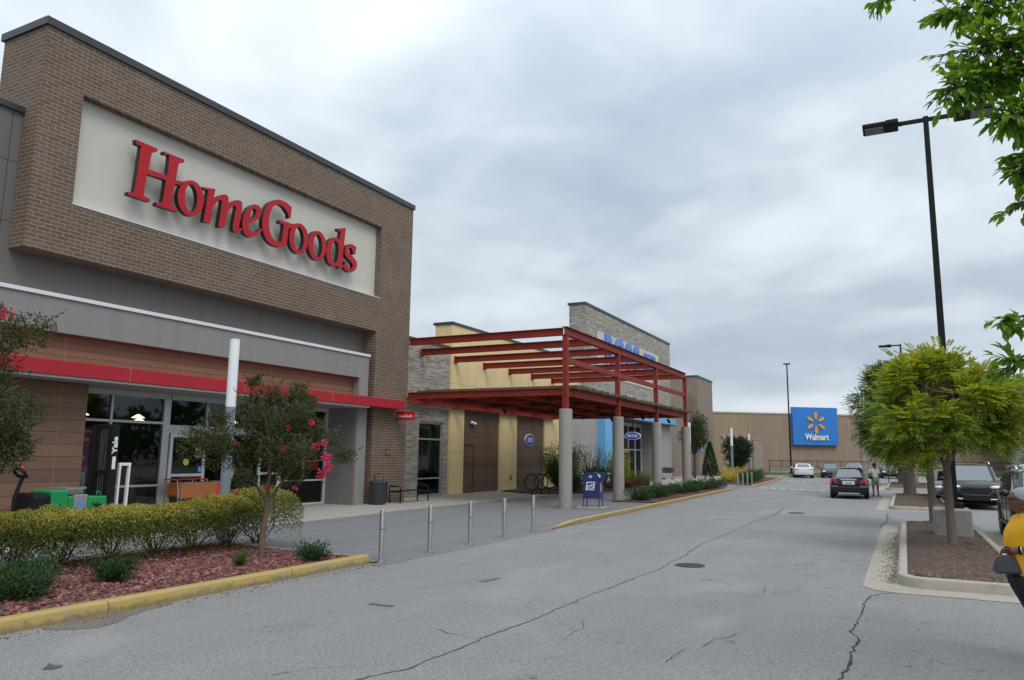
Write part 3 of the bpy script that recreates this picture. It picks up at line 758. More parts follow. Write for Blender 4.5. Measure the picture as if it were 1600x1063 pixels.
portal = P_('portal', FIBRE, [(-18.0, -17.45, -14, 22.28, 4.63, 5.44), (-18.2, -17.45, 21.77, 22.28, 0, 4.63)])
P_('portal_cap', WHITECAP, [(-18.05, -17.40, -14, 22.31, 5.44, 5.53)])
P_('wood_band', WOODBAND, [(-17.98, -17.75, -14, 21.765, 3.93, 4.628)])
P_('wood_wall', WOOD, [(-18.78, -17.74, -14, 11.72, 0, 3.62)])
P_('return_wall', RETURNG, [(-18.82, -17.46, 21.68, 21.769, 0, 3.6)])
can = P_('canopy', REDCAN, [(-17.72, -16.9, -14, 23.9, 3.58, 3.92)], bevel=.012)
for y in (1., 4.7, 8.5, 12.2, 15.9, 19.7): g = MB(); g.box(-16.899, -16.895, y, y+.02, 3.585, 3.915); g.build('canopy_seam', M('canopy_seam_pale', (.45, .12, .13), .5), can)
P_('canopy_soffit', M('canopy_soffit_grey', (.30, .29, .28), .6), [(-18.82, -16.93, -14, 21.76, 3.52, 3.578)])
# glazed front: frame, panes, doors
XS = -18.8; ZB = .1
def bars(name, rects, mat, parent, d=.06, x=XS, dx=.0):
    g = MB()
    for y0, y1, z0, z1 in rects: g.box(x-d+dx, x+d+dx, y0, y1, z0, z1)
    return g.build(name, mat, parent, bevel=.006)
def pane(y0, y1, z0, z1, parent, x=XS, mat=None, name='pane'):
    g = MB(); g.quad((x, y0, z0), (x, y1, z0), (x, y1, z1), (x, y0, z1)); return g.build(name, mat or GLASS, parent, fix=False)
wl = bars('window', [(11.72, 14.9, 3.38, 3.52), (13.06, 13.13, ZB, 3.38), (14.7, 14.93, ZB, 3.38), (11.75, 13.06, 2.66, 2.73), (13.13, 14.7, 2.66, 2.73), (11.75, 13.06, .92, .98), (13.13, 14.7, .92, .98), (11.75, 13.06, ZB, .17), (13.13, 14.7, ZB, .17)], ALU, store)
pane(11.75, 14.7, ZB, 3.38, wl)
wc = bars('window', [(14.93, 19.35, 3.38, 3.52), (16.2, 16.27, 2.66, 3.38), (18.3, 18.37, 2.66, 3.38), (14.93, 19.35, 2.42, 2.66)], ALU, store)
pane(14.93, 19.3, 2.66, 3.38, wc)
wr = bars('window', [(19.35, 21.68, 3.38, 3.52), (19.3, 19.44, ZB, 3.38), (21.6, 21.68, ZB, 3.38), (19.44, 21.6, 2.5, 2.57), (19.44, 21.6, .92, .98), (19.44, 21.6, ZB, .17), (20.5, 20.55, .98, 2.5)], ALUW, store)
pane(19.44, 21.6, ZB, 3.38, wr)
def door(y0, y1):
    d = bars('door', [(y0, y1, 2.3, 2.42), (y0, y1, ZB+.01, ZB+.22), (y0, y0+.1, ZB+.22, 2.3), (y1-.1, y1, ZB+.22, 2.3), (y0+.1, y1-.1, 1.18, 1.26)], ALUW, store, .03, XS, .08)
    pane(y0+.1, y1-.1, ZB+.22, 2.3, d, XS+.08); return d
dl = door(14.95, 16.22); door(18.36, 19.32)
g = MB(); g.box(XS+.085, XS+.09, 15.86, 16.08, 1.72, 2.02); g.build('notice', M('pale_notice', (.55, .5, .5), .6), dl)
g = MB(); g.cyl((XS+.083, 15.55, 1.6), .1, .006, 16, 'X'); g.build('round_sticker', M('yellow_sticker', (.6, .6, .08), .5), dl)
g = MB(); g.box(XS+.085, XS+.09, 15.98, 16.13, 1.3, 1.47); st = g.build('access_sticker', LETBLUE, dl)
g = MB(); g.cyl((XS+.091, 16.055, 1.43), .014, .003, 10, 'X'); g.lathe((XS+.091, 16.06, 1.355), [(.03, 0), (.03, .003), (.04, .003), (.04, 0)], 14, 'X', True); g.box(XS+.091, XS+.094, 16.045, 16.058, 1.36, 1.42); g.build('access_mark', WHITE, st)
# the shop inside
fl = MB(); fl.quad((-28, 9, .095), (-18.86, 9, .095), (-18.86, 21.7, .095), (-28, 21.7, .095)); fl.build('shop_floor', INTERF, store)
P_('shop_wall', INTER, [(-27.9, -27.8, 9, 21.7, .1, 3.75), (-27.8, -18.9, 8.9, 9, .1, 3.75), (-27.8, -18.85, 21.7, 21.78, .1, 3.75), (-27.9, -18.87, 9, 21.7, 3.75, 3.85)])
g = MB()
for i in range(9):
    y = 10+i*1.35; x = -26.5+(i % 3)*1.7; h = U(1., 1.9); g.box(x-.4, x+.4, y, y+.9, .1, h)
    for k in range(5): a = U(y, y+.7); g.box(x+.1, x+.41, a, a+U(.1, .25), h+.002, h+U(.12, .35))
stuff(g.build('shop_shelf', INTGOODS, store))
for (x, y) in ((-22, 14.4), (-22, 16.3), (-24.5, 15.3), (-24.5, 18.2), (-22, 20.2)):
    t = thing('ceiling_lamp', 'lit cone pendant lamp seen through the store glass', 'lamp', (x, y, 2.95), 0, 'pendant lamps inside the store')
    g = MB(); g.lathe((x, y, 2.95), [(.04, .12), (.2, .015), (.19, 0), (.02, -.005)], 16); g.build('lamp_shade', LAMPE, t, smooth=40)
    g = MB(); g.cyl((x, y, 3.15), .012, .6, 6); g.build('cord', BLACK, t)
# poster behind the left pane
t = thing('window_poster', 'red and pink poster standing behind the left window pane', 'poster', (-18.95, 12.5, .5))
POSTR = M('poster_red', (.55, .03, .09), .5); 
g = MB(); g.box(-18.99, -18.96, 12.05, 12.85, 2.08, 2.5); g.build('poster_head', POSTR, t)
g = MB(); g.box(-18.99, -18.96, 12.05, 12.7, 1.35, 2.08); g.build('poster_middle', M('poster_pink', (.5, .09, .26), .5, 0, .3, 4), t)
g = MB(); g.obox((-18.95, 12.36, 1.7), (.01, .36, .36), Matrix.Rotation(rad(45), 3, 'X')); g.build('poster_plate', M('poster_lilac', (.55, .5, .75), .5, 0, .2, 5), t)
g = MB(); g.box(-18.99, -18.96, 12.05, 12.66, .55, 1.34); g.build('poster_foot', M('poster_pale_blue', (.45, .62, .68), .5, 0, .2, 5), t)
g = MB(); g.box(-18.955, -18.95, 12.15, 12.4, .72, 1.1); g.box(-18.955, -18.95, 12.46, 12.56, .7, 1.2); g.build('poster_bottle', M('poster_orange', (.55, .25, .08), .5, 0, .3, 9), t)
text('poster_writing', 'or less', .19, [WHITE], t, (-18.952, 12.42, 2.2), (0, 1, 0), extrude=.002, bold=.004)
text('poster_writing', 'save more', .13, [WHITE], t, (-18.952, 12.42, 2.4), (0, 1, 0), extrude=.002, bold=.003)
t = thing('window_sign', 'orange red sign hanging inside the right entrance window', 'sign', (-18.95, 21, 1.4)); g = MB(); g.box(-18.97, -18.94, 20.9, 21.5, 1.3, 1.62); g.build('sign_board', ORANGE, t)
# big letters
LET=[
('H',[(12.06,9.91,1),(12.715,9.906,1),(12.695,9.812,1),(12.59,9.77),(12.547,9.668),(12.493,9.26,1),(13.07,9.273,1),(13.087,9.8),(13.031,9.848),(12.912,9.817,1),(12.904,9.904,1),(13.565,9.906,1),(13.56,9.826,1),(13.44,9.785),(13.392,9.69),(13.34,9.243,1),(13.597,9.277,1),(13.49,9.141,1),(13.322,9.135,1),(13.275,8.551),(13.325,8.506),(13.478,8.46,1),(13.467,8.38,1),(12.807,8.358,1),(12.81,8.447,1),(12.934,8.477),(12.997,8.545),(13.037,9.14,1),(12.464,9.112,1),(12.427,8.55),(12.466,8.497),(12.624,8.466,1),(12.606,8.386,1),(11.966,8.389,1),(11.985,8.472,1),(12.101,8.492),(12.15,8.565),(12.22,9.718),(12.185,9.784),(12.072,9.793,1)],None),
('o',[(14.316,8.994),(14.252,9.208),(14.111,9.357),(13.925,9.412),(13.732,9.363),(13.569,9.223),(13.468,9.021),(13.447,8.795),(13.509,8.589),(13.642,8.441),(13.822,8.38),(14.016,8.42),(14.184,8.556),(14.292,8.761)],[(14.088,8.936),(14.052,9.103),(13.981,9.228),(13.891,9.287),(13.799,9.268),(13.723,9.177),(13.679,9.031),(13.674,8.86),(13.71,8.696),(13.779,8.572),(13.868,8.511),(13.96,8.526),(14.037,8.616),(14.083,8.762)]),
('m',[(14.235,9.341,1),(14.685,9.429,1),(14.634,9.059,1),(14.786,9.229),(14.986,9.363),(15.129,9.37),(15.182,9.26),(15.162,9.076,1),(15.321,9.244),(15.514,9.359),(15.664,9.351),(15.706,9.214),(15.683,8.906),(15.636,8.593),(15.664,8.518),(15.757,8.567,1),(15.747,8.475,1),(15.58,8.375),(15.451,8.378),(15.407,8.47),(15.446,8.866),(15.481,9.1),(15.432,9.154),(15.335,9.085),(15.187,8.907,1),(15.101,8.384,1),(14.875,8.341,1),(14.941,9.067),(14.906,9.144),(14.814,9.115),(14.637,8.872,1),(14.585,8.377,1),(14.351,8.353,1),(14.428,9.224),(14.394,9.293),(14.266,9.291,1)],None),
('e',[(16.135,9.406),(15.915,9.215),(15.781,8.906),(15.758,8.646),(15.858,8.42),(16.095,8.366),(16.339,8.494),(16.563,8.708,1),(16.51,8.76,1),(16.313,8.59),(16.135,8.538),(16.036,8.639),(15.989,8.819,1),(16.197,8.884),(16.403,9.059),(16.476,9.255),(16.42,9.398),(16.279,9.439)],[(16.032,8.945,1),(16.043,9.068),(16.102,9.235),(16.199,9.298),(16.266,9.235),(16.235,9.082),(16.135,8.964)]),
('G',[(17.064,9.857),(16.716,9.606),(16.549,9.189),(16.56,8.785),(16.732,8.484),(17.011,8.352),(17.342,8.366),(17.619,8.509,1),(17.668,9.064,1),(17.814,9.135,1),(17.878,9.275,1),(17.252,9.241,1),(17.24,9.139,1),(17.379,9.148),(17.443,9.092),(17.387,8.544,1),(17.173,8.512),(16.95,8.629),(16.819,8.916),(16.82,9.269),(16.931,9.568),(17.115,9.711),(17.333,9.727),(17.501,9.636),(17.619,9.535,1),(17.637,9.413,1),(17.725,9.432,1),(17.752,9.819,1),(17.501,9.894),(17.298,9.906)],None),
('o',[(18.604,8.955),(18.541,9.171),(18.401,9.325),(18.213,9.387),(18.015,9.345),(17.847,9.21),(17.74,9.01),(17.715,8.784),(17.775,8.575),(17.909,8.422),(18.092,8.355),(18.29,8.389),(18.463,8.52),(18.575,8.722)],[(18.38,8.893),(18.344,9.062),(18.272,9.19),(18.178,9.252),(18.081,9.236),(17.999,9.145),(17.95,8.999),(17.942,8.826),(17.977,8.659),(18.047,8.532),(18.14,8.469),(18.238,8.483),(18.32,8.571),(18.371,8.718)]),
('o',[(19.494,8.937),(19.432,9.154),(19.294,9.31),(19.108,9.374),(18.912,9.334),(18.745,9.201),(18.639,9.001),(18.613,8.774),(18.672,8.563),(18.805,8.408),(18.986,8.34),(19.182,8.373),(19.353,8.502),(19.465,8.704)],[(19.277,8.888),(19.243,9.055),(19.174,9.183),(19.083,9.245),(18.989,9.23),(18.911,9.141),(18.863,8.996),(18.855,8.824),(18.888,8.659),(18.956,8.532),(19.046,8.469),(19.14,8.481),(19.219,8.569),(19.268,8.714)]),
('d',[(20.027,9.733,1),(20.458,9.873,1),(20.351,8.586),(20.377,8.493),(20.463,8.52,1),(20.436,8.425,1),(20.243,8.325),(20.143,8.374),(20.093,8.395,1),(19.851,8.329),(19.599,8.441),(19.506,8.77),(19.595,9.147),(19.802,9.337),(20.014,9.381),(20.15,9.358,1),(20.189,9.632),(20.139,9.658),(20.033,9.646,1)],[(19.903,9.247),(19.774,9.064),(19.737,8.795),(19.811,8.555),(19.959,8.468),(20.08,8.587),(20.13,8.959),(20.074,9.207)]),
('s',[(20.794,9.367),(21.088,9.327,1),(21.046,9.036,1),(20.91,9.01,1),(20.868,9.171),(20.754,9.215),(20.658,9.141),(20.702,9.019),(20.936,8.925),(21.141,8.772),(21.14,8.553),(20.924,8.36),(20.665,8.322),(20.452,8.396,1),(20.483,8.657,1),(20.591,8.676,1),(20.64,8.538),(20.776,8.46),(20.912,8.524),(20.925,8.628),(20.746,8.746),(20.524,8.858),(20.452,9.039),(20.552,9.237)],None),
]

sg = thing('store_sign', 'large red raised letters reading HomeGoods on the cream panel', 'sign', (-17.6, 12, 8))
GLY = []
for ch, o, h in LET: GLY.append((ch, [catmull(o, 5)]+([catmull(h, 5)] if h else [])))
for ch, sp in GLY:
    me = curve_mesh('letter', sp, .075); flat_solid('letter', me, [SIGNRED, LETSIDE], sg, (-17.375, 0, 0), (0, 1, 0), (0, 0, 1))
g = MB()
for ch, o, h in LET:
    ys = [p[0] for p in o]; zs = [p[1] for p in o]; yc = (min(ys)+max(ys))/2
    for zz in (min(zs)+.12, max(zs)-.12): 
        for dy in (-.12, .14): pass

# small blade sign square to the pier
bs = thing('blade_sign', 'small red HomeGoods sign jutting from the brick pier under the canopy', 'sign', (-17.0, 24, 3.2))
g = MB(); g.box(-17.36, -16.52, 23.97, 24.04, 3.18, 3.53); g.build('sign_board', M('blade_red', (.5, .02, .03), .4), bs, bevel=.01)
g = MB(); g.box(-17.4, -17.355, 23.96, 24.05, 3.26, 3.45); g.build('bracket', ALU, bs)
ymin = min(p[0] for c, o, h in LET for p in o); ymax = max(p[0] for c, o, h in LET for p in o); sc = .66/(ymax-ymin)
for ch, sp in GLY:
    me = curve_mesh('letter', [[((p[0]-ymin)*sc, (p[1]-8.36)*sc) for p in q] for q in sp], .002)
    flat_solid('letter', me, [WHITE], bs, (-17.27, 23.966, 3.29), (1, 0, 0), (0, 0, 1))
t = thing('wall_plate', 'small dark plate with a white mark on the brick pier', 'plate', (-17.4, 23.6, 1.9))
g = MB(); g.box(-17.4, -17.385, 23.42, 23.66, 1.83, 2.08); g.build('plate_board', M('plate_brown', (.10, .03, .025), .5), t)
g = MB(); g.lathe((-17.384, 23.54, 1.96), [(.05, 0), (.05, .004), (.07, .004), (.07, 0)], 14, 'X', True); g.build('plate_mark', M('plate_cream', (.5, .42, .38), .5), t)

# ------------------------------------------------------------------ the long store with yellow wall and grey brick tower
rs = thing('clothing_store', 'long store with grey brick end, yellow wall and tall grey brick sign tower', 'store', (-19, 40, 0))
def Q_(name, mats, boxes, **k):
    g = MB()
    for b in boxes: g.box(*b)
    return g.build(name, mats, k.pop('parent', rs), **k)
Q_('brick_wall', GBRICK, [(-19.4, -18.75, 24.75, 27.6, 0, 6.84), (-19.4, -18.75, 29.56, 29.98, 0, 6.84), (-19.4, -18.75, 27.6, 29.56, 3.34, 6.84)])
Q_('brick_coping', COPING, [(-19.5, -18.7, 24.75, 29.98, 6.84, 6.94)])
w = bars('window', [(27.6, 29.56, 3.24, 3.34), (27.6, 27.68, .1, 3.24), (29.48, 29.56, .1, 3.24), (27.68, 29.48, 2.53, 2.6), (27.68, 29.48, .82, .88), (27.68, 29.48, .1, .16)], ALU, rs, .05, -18.85)
pane(27.68, 29.48, .16, 3.24, w, -18.86, GLASSD)
Q_('window_room', INTER, [(-20.6, -20.5, 27.0, 30.2, .1, 3.6), (-20.5, -19.4, 27.0, 27.1, .1, 3.6), (-20.5, -19.4, 30.1, 30.2, .1, 3.6), (-20.5, -19.4, 27.0, 30.2, 3.5, 3.6)])
# yellow wall with two plank bays let into it
Q_('yellow_wall', YELLOWW, [(-19.6, -18.65, 29.985, 46.0, 4.25, 8.0), (-19.6, -18.65, 29.985, 31.25, 0, 4.25), (-19.6, -18.65, 34.9, 36.85, 0, 4.25), (-19.6, -18.65, 40.42, 42.7, 0, 4.25)])
Q_('yellow_coping', COPING, [(-19.7, -18.6, 29.93, 46.0, 8.0, 8.12)])
wb = Q_('plank_bay', WOOD2, [(-19.3, -18.74, 31.25, 34.9, 0, 4.25)])
Q_('plank_bay', WOOD2, [(-19.3, -18.74, 36.85, 40.42, 0, 4.25)])
d = Q_('door', WOOD2, [(-18.742, -18.715, 31.32, 32.26, .1, 2.33)])
Q_('door_frame', M('door_frame_dark', (.05, .035, .028), .6), [(-18.74, -18.70, 31.27, 31.32, .1, 2.38), (-18.74, -18.70, 32.26, 32.31, .1, 2.38), (-18.74, -18.70, 31.32, 32.26, 2.33, 2.38)], parent=d)
Q_('door_handle', STEEL, [(-18.715, -18.66, 32.12, 32.15, 1.08, 1.2)], parent=d)
Q_('recess_wall', M('recess_dark', (.10, .09, .085), .8), [(-19.6, -19.0, 42.7, 43.4, 0, 4.6)])
Q_('rear_block', STUCCO, [(-60, -20.6, 24.72, 84, 0, 6.5), (-20.7, -19.3, 24.72, 43, 5.9, 6.51)])
# grey brick tower
XF = -18.3
Q_('tower', GBRICK, [(-19.45, XF, 46.0, 66.45, 4.75, 11.9), (-19.45, XF, 65.6, 66.45, 0, 4.75)])
Q_('tower_coping', COPING, [(-19.55, XF+.06, 45.94, 66.5, 11.9, 12.05)])
Q_('tower_sign_panel', CREAM, [(XF, XF+.03, 48.15, 62.8, 7.4, 10.45)])
Q_('portal_wall', ROSSG, [(-18.9, XF-.002, 43.4, 48.2, 0, 4.75)])
bl = Q_('blue_fin', SKYBLUE, [(-19.9, -17.75, 48.2, 49.6, 0, 4.75)], bevel=.02)
Q_('blue_canopy', SKYBLUE, [(-18.29, -17.5, 49.6, 65.2, 4.62, 5.08)], bevel=.015)
Q_('canopy_soffit', M('dark_soffit', (.07, .07, .075), .7), [(-21.2, -17.52, 49.6, 65.2, 4.56, 4.618)])
Q_('entry_side_wall', M('entry_grey', (.25, .245, .235), .75), [(-21.2, -18.4, 61.5, 61.7, 0, 4.56)])
Q_('entry_pier', ROSSG, [(-21.2, -18.05, 61.7, 65.598, 0, 4.56)])
g = bars('window', [(49.6, 61.5, 4.3, 4.56)]+[(y, y+.1, .1, 4.3) for y in (49.6, 51.3, 53, 54.7, 56.4, 58.1, 59.8, 61.4)]+[(49.7, 61.4, z, z+.09) for z in (2.4, 3.35, .1)], ALUW, rs, .05, -19.5)
pane(49.7, 61.4, .2, 4.3, g, -19.52, GLASSD)
Q_('entry_room', INTER, [(-23, -22.9, 49.7, 61.4, .1, 4.5), (-22.9, -19.6, 49.7, 61.4, 4.4, 4.5)])
g = bars('door', [(56.5, 58.1, 2.2, 2.4), (56.5, 56.6, .1, 2.2), (58.0, 58.1, .1, 2.2)], M('door_orange_wood', (.45, .2, .06), .5), rs, .05, -19.42); pane(56.6, 58.0, .1, 2.2, g, -19.42, GLASSD)
Q_('end_wall', YELLOWW, [(-19.6, -18.75, 66.46, 68.0, 0, 9.2)])
Q_('end_brown_wall', TANB, [(-24, -19.2, 68.0, 76.5, 0, 8.3)])
# raised blue letters on the tower
sg = thing('tower_sign', 'blue raised letters reading ROSS DRESS FOR LESS high on the grey brick tower', 'sign', (-18.2, 55, 9))
for i, ch in enumerate('ROSS'): text('letter', ch, 2.55, [LETBLUE], sg, (-18.19, (50.25, 52.5, 54.65, 56.5)[i], 9.33), (0, 1, 0), extrude=.07, bold=.13)
text('small_letters', 'DRESS', 1.1, [LETBLUE], sg, (-18.19, 60.0, 9.73), (0, 1, 0), extrude=.06, bold=.04, squeeze=.95)
text('small_letters', 'FOR LESS', 1.1, [LETBLUE], sg, (-18.19, 60.0, 8.75), (0, 1, 0), extrude=.06, bold=.04, squeeze=.75)
def oval(cx, fn, ry, rz, nm, label, cat_loc, txt, xd, d=.05):
    t = thing(nm, label, 'sign', cat_loc); n = 40
    g = MB(); g.prism([(ry*math.cos(2*PI*k/n), rz*math.sin(2*PI*k/n)) for k in range(n)], fn, -d, 0); g.build('rim', WHITE, t)
    g = MB(); g.prism([(.93*ry*math.cos(2*PI*k/n), .9*rz*math.sin(2*PI*k/n)) for k in range(n)], fn, 0, .01); g.build('sign_board', ROSSBLUE, t)
    text('writing', txt, rz*1.0, [WHITE], t, fn(0, 0, .012), xd, extrude=.003, bold=.004, squeeze=.82 if rz > .3 else 1.15); return t
oval(0, lambda a, b, c: (-18.69+c, 38.57+a, 2.75+b), .62, .34, 'wall_sign', 'round blue ROSS sign fixed flat on the brown plank bay', (-18.7, 38.57, 2.75), 'ROSS', (0, 1, 0))
t = oval(0, lambda a, b, c: (-16.45+a, 50.0-c, 3.3+b), .56, .27, 'hanging_sign', 'wide blue oval ROSS sign hanging on a rod before the entrance', (-16.45, 50, 3.3), 'ROSS', (1, 0, 0), .12)
g = MB(); g.bar((-16.45, 50.05, 3.55), (-16.45, 50.05, 4.85), .05); g.bar((-17.5, 50.05, 4.85), (-16.4, 50.05, 4.85), .05); g.build('hanger', BLACK, t)
t = thing('wall_light', 'small white security light on the first plank bay', 'light', (-18.7, 32.1, 3.42)); g = MB(); g.sphere((-18.62, 31.95, 3.44), (.12, .1, .08), 10, 6); g.sphere((-18.62, 32.2, 3.4), (.12, .1, .08), 10, 6); g.build('lamp_head', WHITE, t, smooth=True)
g = MB(); g.box(-18.74, -18.66, 31.98, 32.16, 3.36, 3.48); g.build('bracket', ALU, t)
t = thing('wall_socket', 'small grey outlet box low on the yellow wall', 'outlet', (-18.65, 36.15, .7)); g = MB(); g.box(-18.65, -18.59, 36.06, 36.22, .62, .85); g.build('outlet_box', M('grey_box', (.2, .19, .17), .6), t, bevel=.015)
# tan block building past the tower
tb = thing('block_building', 'tall tan block building past the grey tower with plain walls', 'building', (-21, 80, 0))
g = MB(); g.box(-45, -18.3, 76.52, 83.3, 0, 10.0); g.build('wall', TANB, tb)
g = MB(); g.box(-45.05, -18.24, 76.46, 83.36, 10.0, 10.16); g.build('coping', COPING, tb)
# ------------------------------------------------------------------ the far superstore
wm = thing('superstore', 'long tan superstore with blue Walmart sign at the end of the drive', 'store', wp(10, 1, 0))
def wbox(g, t0, t1, n0, n1, z0, z1):
    vs = [wp(t, n, z) for z in (z0, z1) for n in (n0, n1) for t in (t0, t1)]
    g.add(vs, [(0, 2, 3, 1), (4, 5, 7, 6), (0, 1, 5, 4), (2, 6, 7, 3), (0, 4, 6, 2), (1, 3, 7, 5)]); return g
g = MB(); wbox(g, -14, 3.8, 0, 40, 0, 6.98); g.build('ochre_wall', TANL, wm)
g = MB(); wbox(g, 3.8, 18.1, 0, 40, 0, 6.981); wbox(g, 18.1, 22.8, .1, 40, 0, 6.982); wbox(g, 22.8, 90, .02, 40, 0, 6.983); g.build('tan_wall', TANW, wm)
g = MB(); wbox(g, 18.4, 22.5, 0, .1, 0, 3.45); g.build('block_panel', TANB2, wm); g = MB(); wbox(g, 4.6, 5.8, -.12, 0, 0, 3.95); g.build('block_panel', TANB2, wm)
g = MB(); wbox(g, 4.55, 5.85, -.16, .02, 3.95, 4.05); g.build('panel_cap', CONC, wm)
g = MB(); wbox(g, -14, 90, -.08, 40.1, 6.985, 7.15); g.build('roof_edge', M('pale_roof_edge', (.5, .47, .42), .6), wm)
for i, t0 in enumerate((.2, 3.1, 9.5, 12.0)):
    g = MB()
    for a in lin(t0, t0+2.6, 4): g.bar(wp(a, 2, 7.1), wp(a, 2, 7.55), .05)
    g.bar(wp(t0, 2, 7.55), wp(t0+2.6, 2, 7.55), .06); g.build('roof_rail', WHITE, wm)
for a in (0.8, 1.5): g = MB(); wbox(g, a, a+.25, -.25, 0, 4.2, 4.45); g.build('wall_lamp', ALU, wm)
ws = thing('superstore_sign', 'big square blue sign with yellow spark and the white word Walmart', 'sign', wp(12.5, -.3, 3.4))
g = MB(); wbox(g, 9.47, 15.2, -.45, -.002, 3.44, 7.85); g.build('sign_board', WMBLUE, ws, bevel=.03)
sc0 = Vector(wp(12.36, -.46, 6.04))
for k in range(6):
    a = rad(90+60*k); d = WT*math.cos(a)+Vector((0, 0, 1))*math.sin(a); p = WT*(-math.sin(a))+Vector((0, 0, 1))*math.cos(a); out = []
    for i in range(9): b = rad(-90+180*i/8); out.append((1.03+.19*math.cos(b), .19*math.sin(b)))
    for i in range(9): b = rad(90+180*i/8); out.append((.52+.12*math.cos(b), .12*math.sin(b)))
    g = MB(); g.prism(out, lambda u, v, c: tuple(sc0+d*u+p*v-WN*c), 0, .1); g.build('spark_ray', SPARK, ws)
text('writing', 'Walmart', 1.0, [WHITE], ws, wp(12.4, -.52, 4.36), tuple(WT), extrude=.05, bold=.025, squeeze=.82)
# retaining wall and railing
t = thing('retaining_wall', 'low pale concrete retaining wall under the railing', 'wall', wp(10, -3, 0)); g = MB(); wbox(g, 4.9, 40, -3.2, -2.9, 0, .72); g.build('wall', concrete('low_wall_concrete', (.36, .33, .29)), t)
g = MB(); wbox(g, 4.9, 40, -3.25, -2.85, .72, .8); g.build('wall_cap', CONC, t)
t = thing('railing', 'dark metal railing with thin posts along the foot of the superstore', 'railing', wp(10, -3, .8)); BR = M('railing_brown', (.05, .035, .03), .6)
g = MB(); g.bar(wp(4.9, -3.05, 1.66), wp(40, -3.05, 1.66), .07); g.bar(wp(4.9, -3.05, .95), wp(40, -3.05, .95), .05); g.build('rail', BR, t)
for i in range(25): a = 4.9+1.45*i; g = MB(); g.bar(wp(a, -3.05, .8), wp(a, -3.05, 1.66), .06); g.build('post', BR, t)
g = MB()
for i in range(240): a = 4.9+.145*i; g.bar(wp(a, -3.05, .95), wp(a, -3.05, 1.64), .012)
stuff(g.build('baluster', BR, t))
# pale building at the right edge
t = thing('apartment_building', 'pale flat-roofed building with windows behind the trees at the right', 'building', (22, 105, 0))
g = MB(); g.box(11.3, 40, 97, 115, 0, 8.5); g.build('wall', panelwall('pale_render', (.5, .47, .43), hz=2.9), t)
g = MB(); g.box(11.1, 40.2, 96.8, 115.2, 8.5, 9.0); g.build('roof', CONC, t)
for i in range(5):
    for z in (1.2, 4.0, 6.6): g = MB(); g.box(12.6+3*i, 14.0+3*i, 96.93, 96.99, z, z+1.3); g.build('window', M('dull_window', (.06, .07, .08), .15), t)
# ------------------------------------------------------------------ red steel pergola on concrete columns
pg = thing('pergola', 'rust red steel pergola on round concrete columns along the yellow store', 'pergola', (-14, 33, 0))
XC, XB = -10.6, -18.62; YS = [24.75+5.567*i for i in range(4)]; YB = [24.75+2.783*i for i in range(7)]
def ibeam(g, p, q, h, w, t=.02):
    p = Vector(p); q = Vector(q); z = Vector((0, 0, 1))
    g.bar(p+z*(h-t/2), q+z*(h-t/2), w, t); g.bar(p+z*t/2, q+z*t/2, w, t); g.bar(p+z*h/2, q+z*h/2, t*1.2, h-2*t)
for y in YS:
    zb = wz(XC, y); g = MB(); g.lathe((XC, y, zb), [(.235, 0), (.235, 3.53-zb), (.215, 3.55-zb)], 32); g.build('column', COLC, pg, smooth=40)
    g = MB(); g.box(XC-.09, XC+.09, y-.09, y+.09, 3.56, 6.19); g.box(XC-.14, XC+.14, y-.14, y+.14, 3.55, 3.575); g.build('post', REDPOST, pg)
g = MB(); ibeam(g, (XC, YS[0]-.12, 6.2), (XC, YS[3]+.1, 6.2), .31, .2); g.build('top_beam', REDPOST, pg)
for y in YB:
    g = MB(); a = XB if y > 25 else -17.38; ibeam(g, (a, y, 6.2), (XC-.1, y, 6.2), .28, .15); g.build('cross_beam', REDPOST, pg)
for i in range(3): g = MB(); g.box(XC-.05, XC+.05, YS[i]+.09, YS[i+1]-.09, 5.2, 5.4); g.build('mid_rail', REDPOST, pg)
g = MB(); ibeam(g, (XC, YS[0]-.1, 4.03), (XC, YS[3]+.1, 4.03), .27, .16); g.build('deck_beam', REDPOST, pg)
g = MB(); ibeam(g, (XB+.1, YS[0], 4.03), (XB+.1, YS[3]+.1, 4.03), .27, .16); g.build('deck_beam', REDPOST, pg)
for y in YB:
    g = MB(); a = XB if y > 25 else -17.38; ibeam(g, (a, y, 4.05), (XC-.09, y, 4.05), .26, .14); g.build('deck_joist', REDPOST, pg)
for y in YB[1:]:
    for z in (4.05, 6.2): g = MB(); g.box(XB-.03, XB+.012, y-.13, y+.13, z-.03, z+.31); g.build('end_plate', REDPOST, pg, bevel=.004)
for x in (-12.6, -14.6, -16.6): g = MB(); ibeam(g, (x, YS[0]+.08, 4.02), (x, YS[3], 4.02), .18, .1); g.build('purlin', REDPOST, pg)
g = MB(); y = 25.05; k = 0
while y < 42.0:
    w_ = U(.09, .13); z = 4.315+U(0, .03); g.box(-17.0+U(-.2, .2), -10.36+U(-.1, .1), y, y+w_, z, z+.06+U(0, .07)); y += w_+U(.04, .08)
stuff(g.build('deck_slat', RUST, pg, fix=False))
for i, (x, y) in enumerate(((-15.4, 29.2), (-13.2, 29.4), (-14.3, 33.5), (-12.0, 33.4), (-13.6, 37.9), (-11.2, 40.2), (-16.2, 37.5), (-11.4, 36.2))):
    t = thing('spotlight', 'small black spotlight hanging under the red pergola beams', 'spotlight', (x, y, 3.9), 0, 'spotlights under the pergola')
    g = MB(); g.tube([(x, y, 4.02), (x, y, 3.88)], .02, 6); g.build('stem', BLACK, t); g = MB(); g.tube([(x-.02, y-.1, 3.9), (x+.02, y+.1, 3.76)], [.055, .075], 10); g.build('lamp_head', BLACK, t, smooth=40)

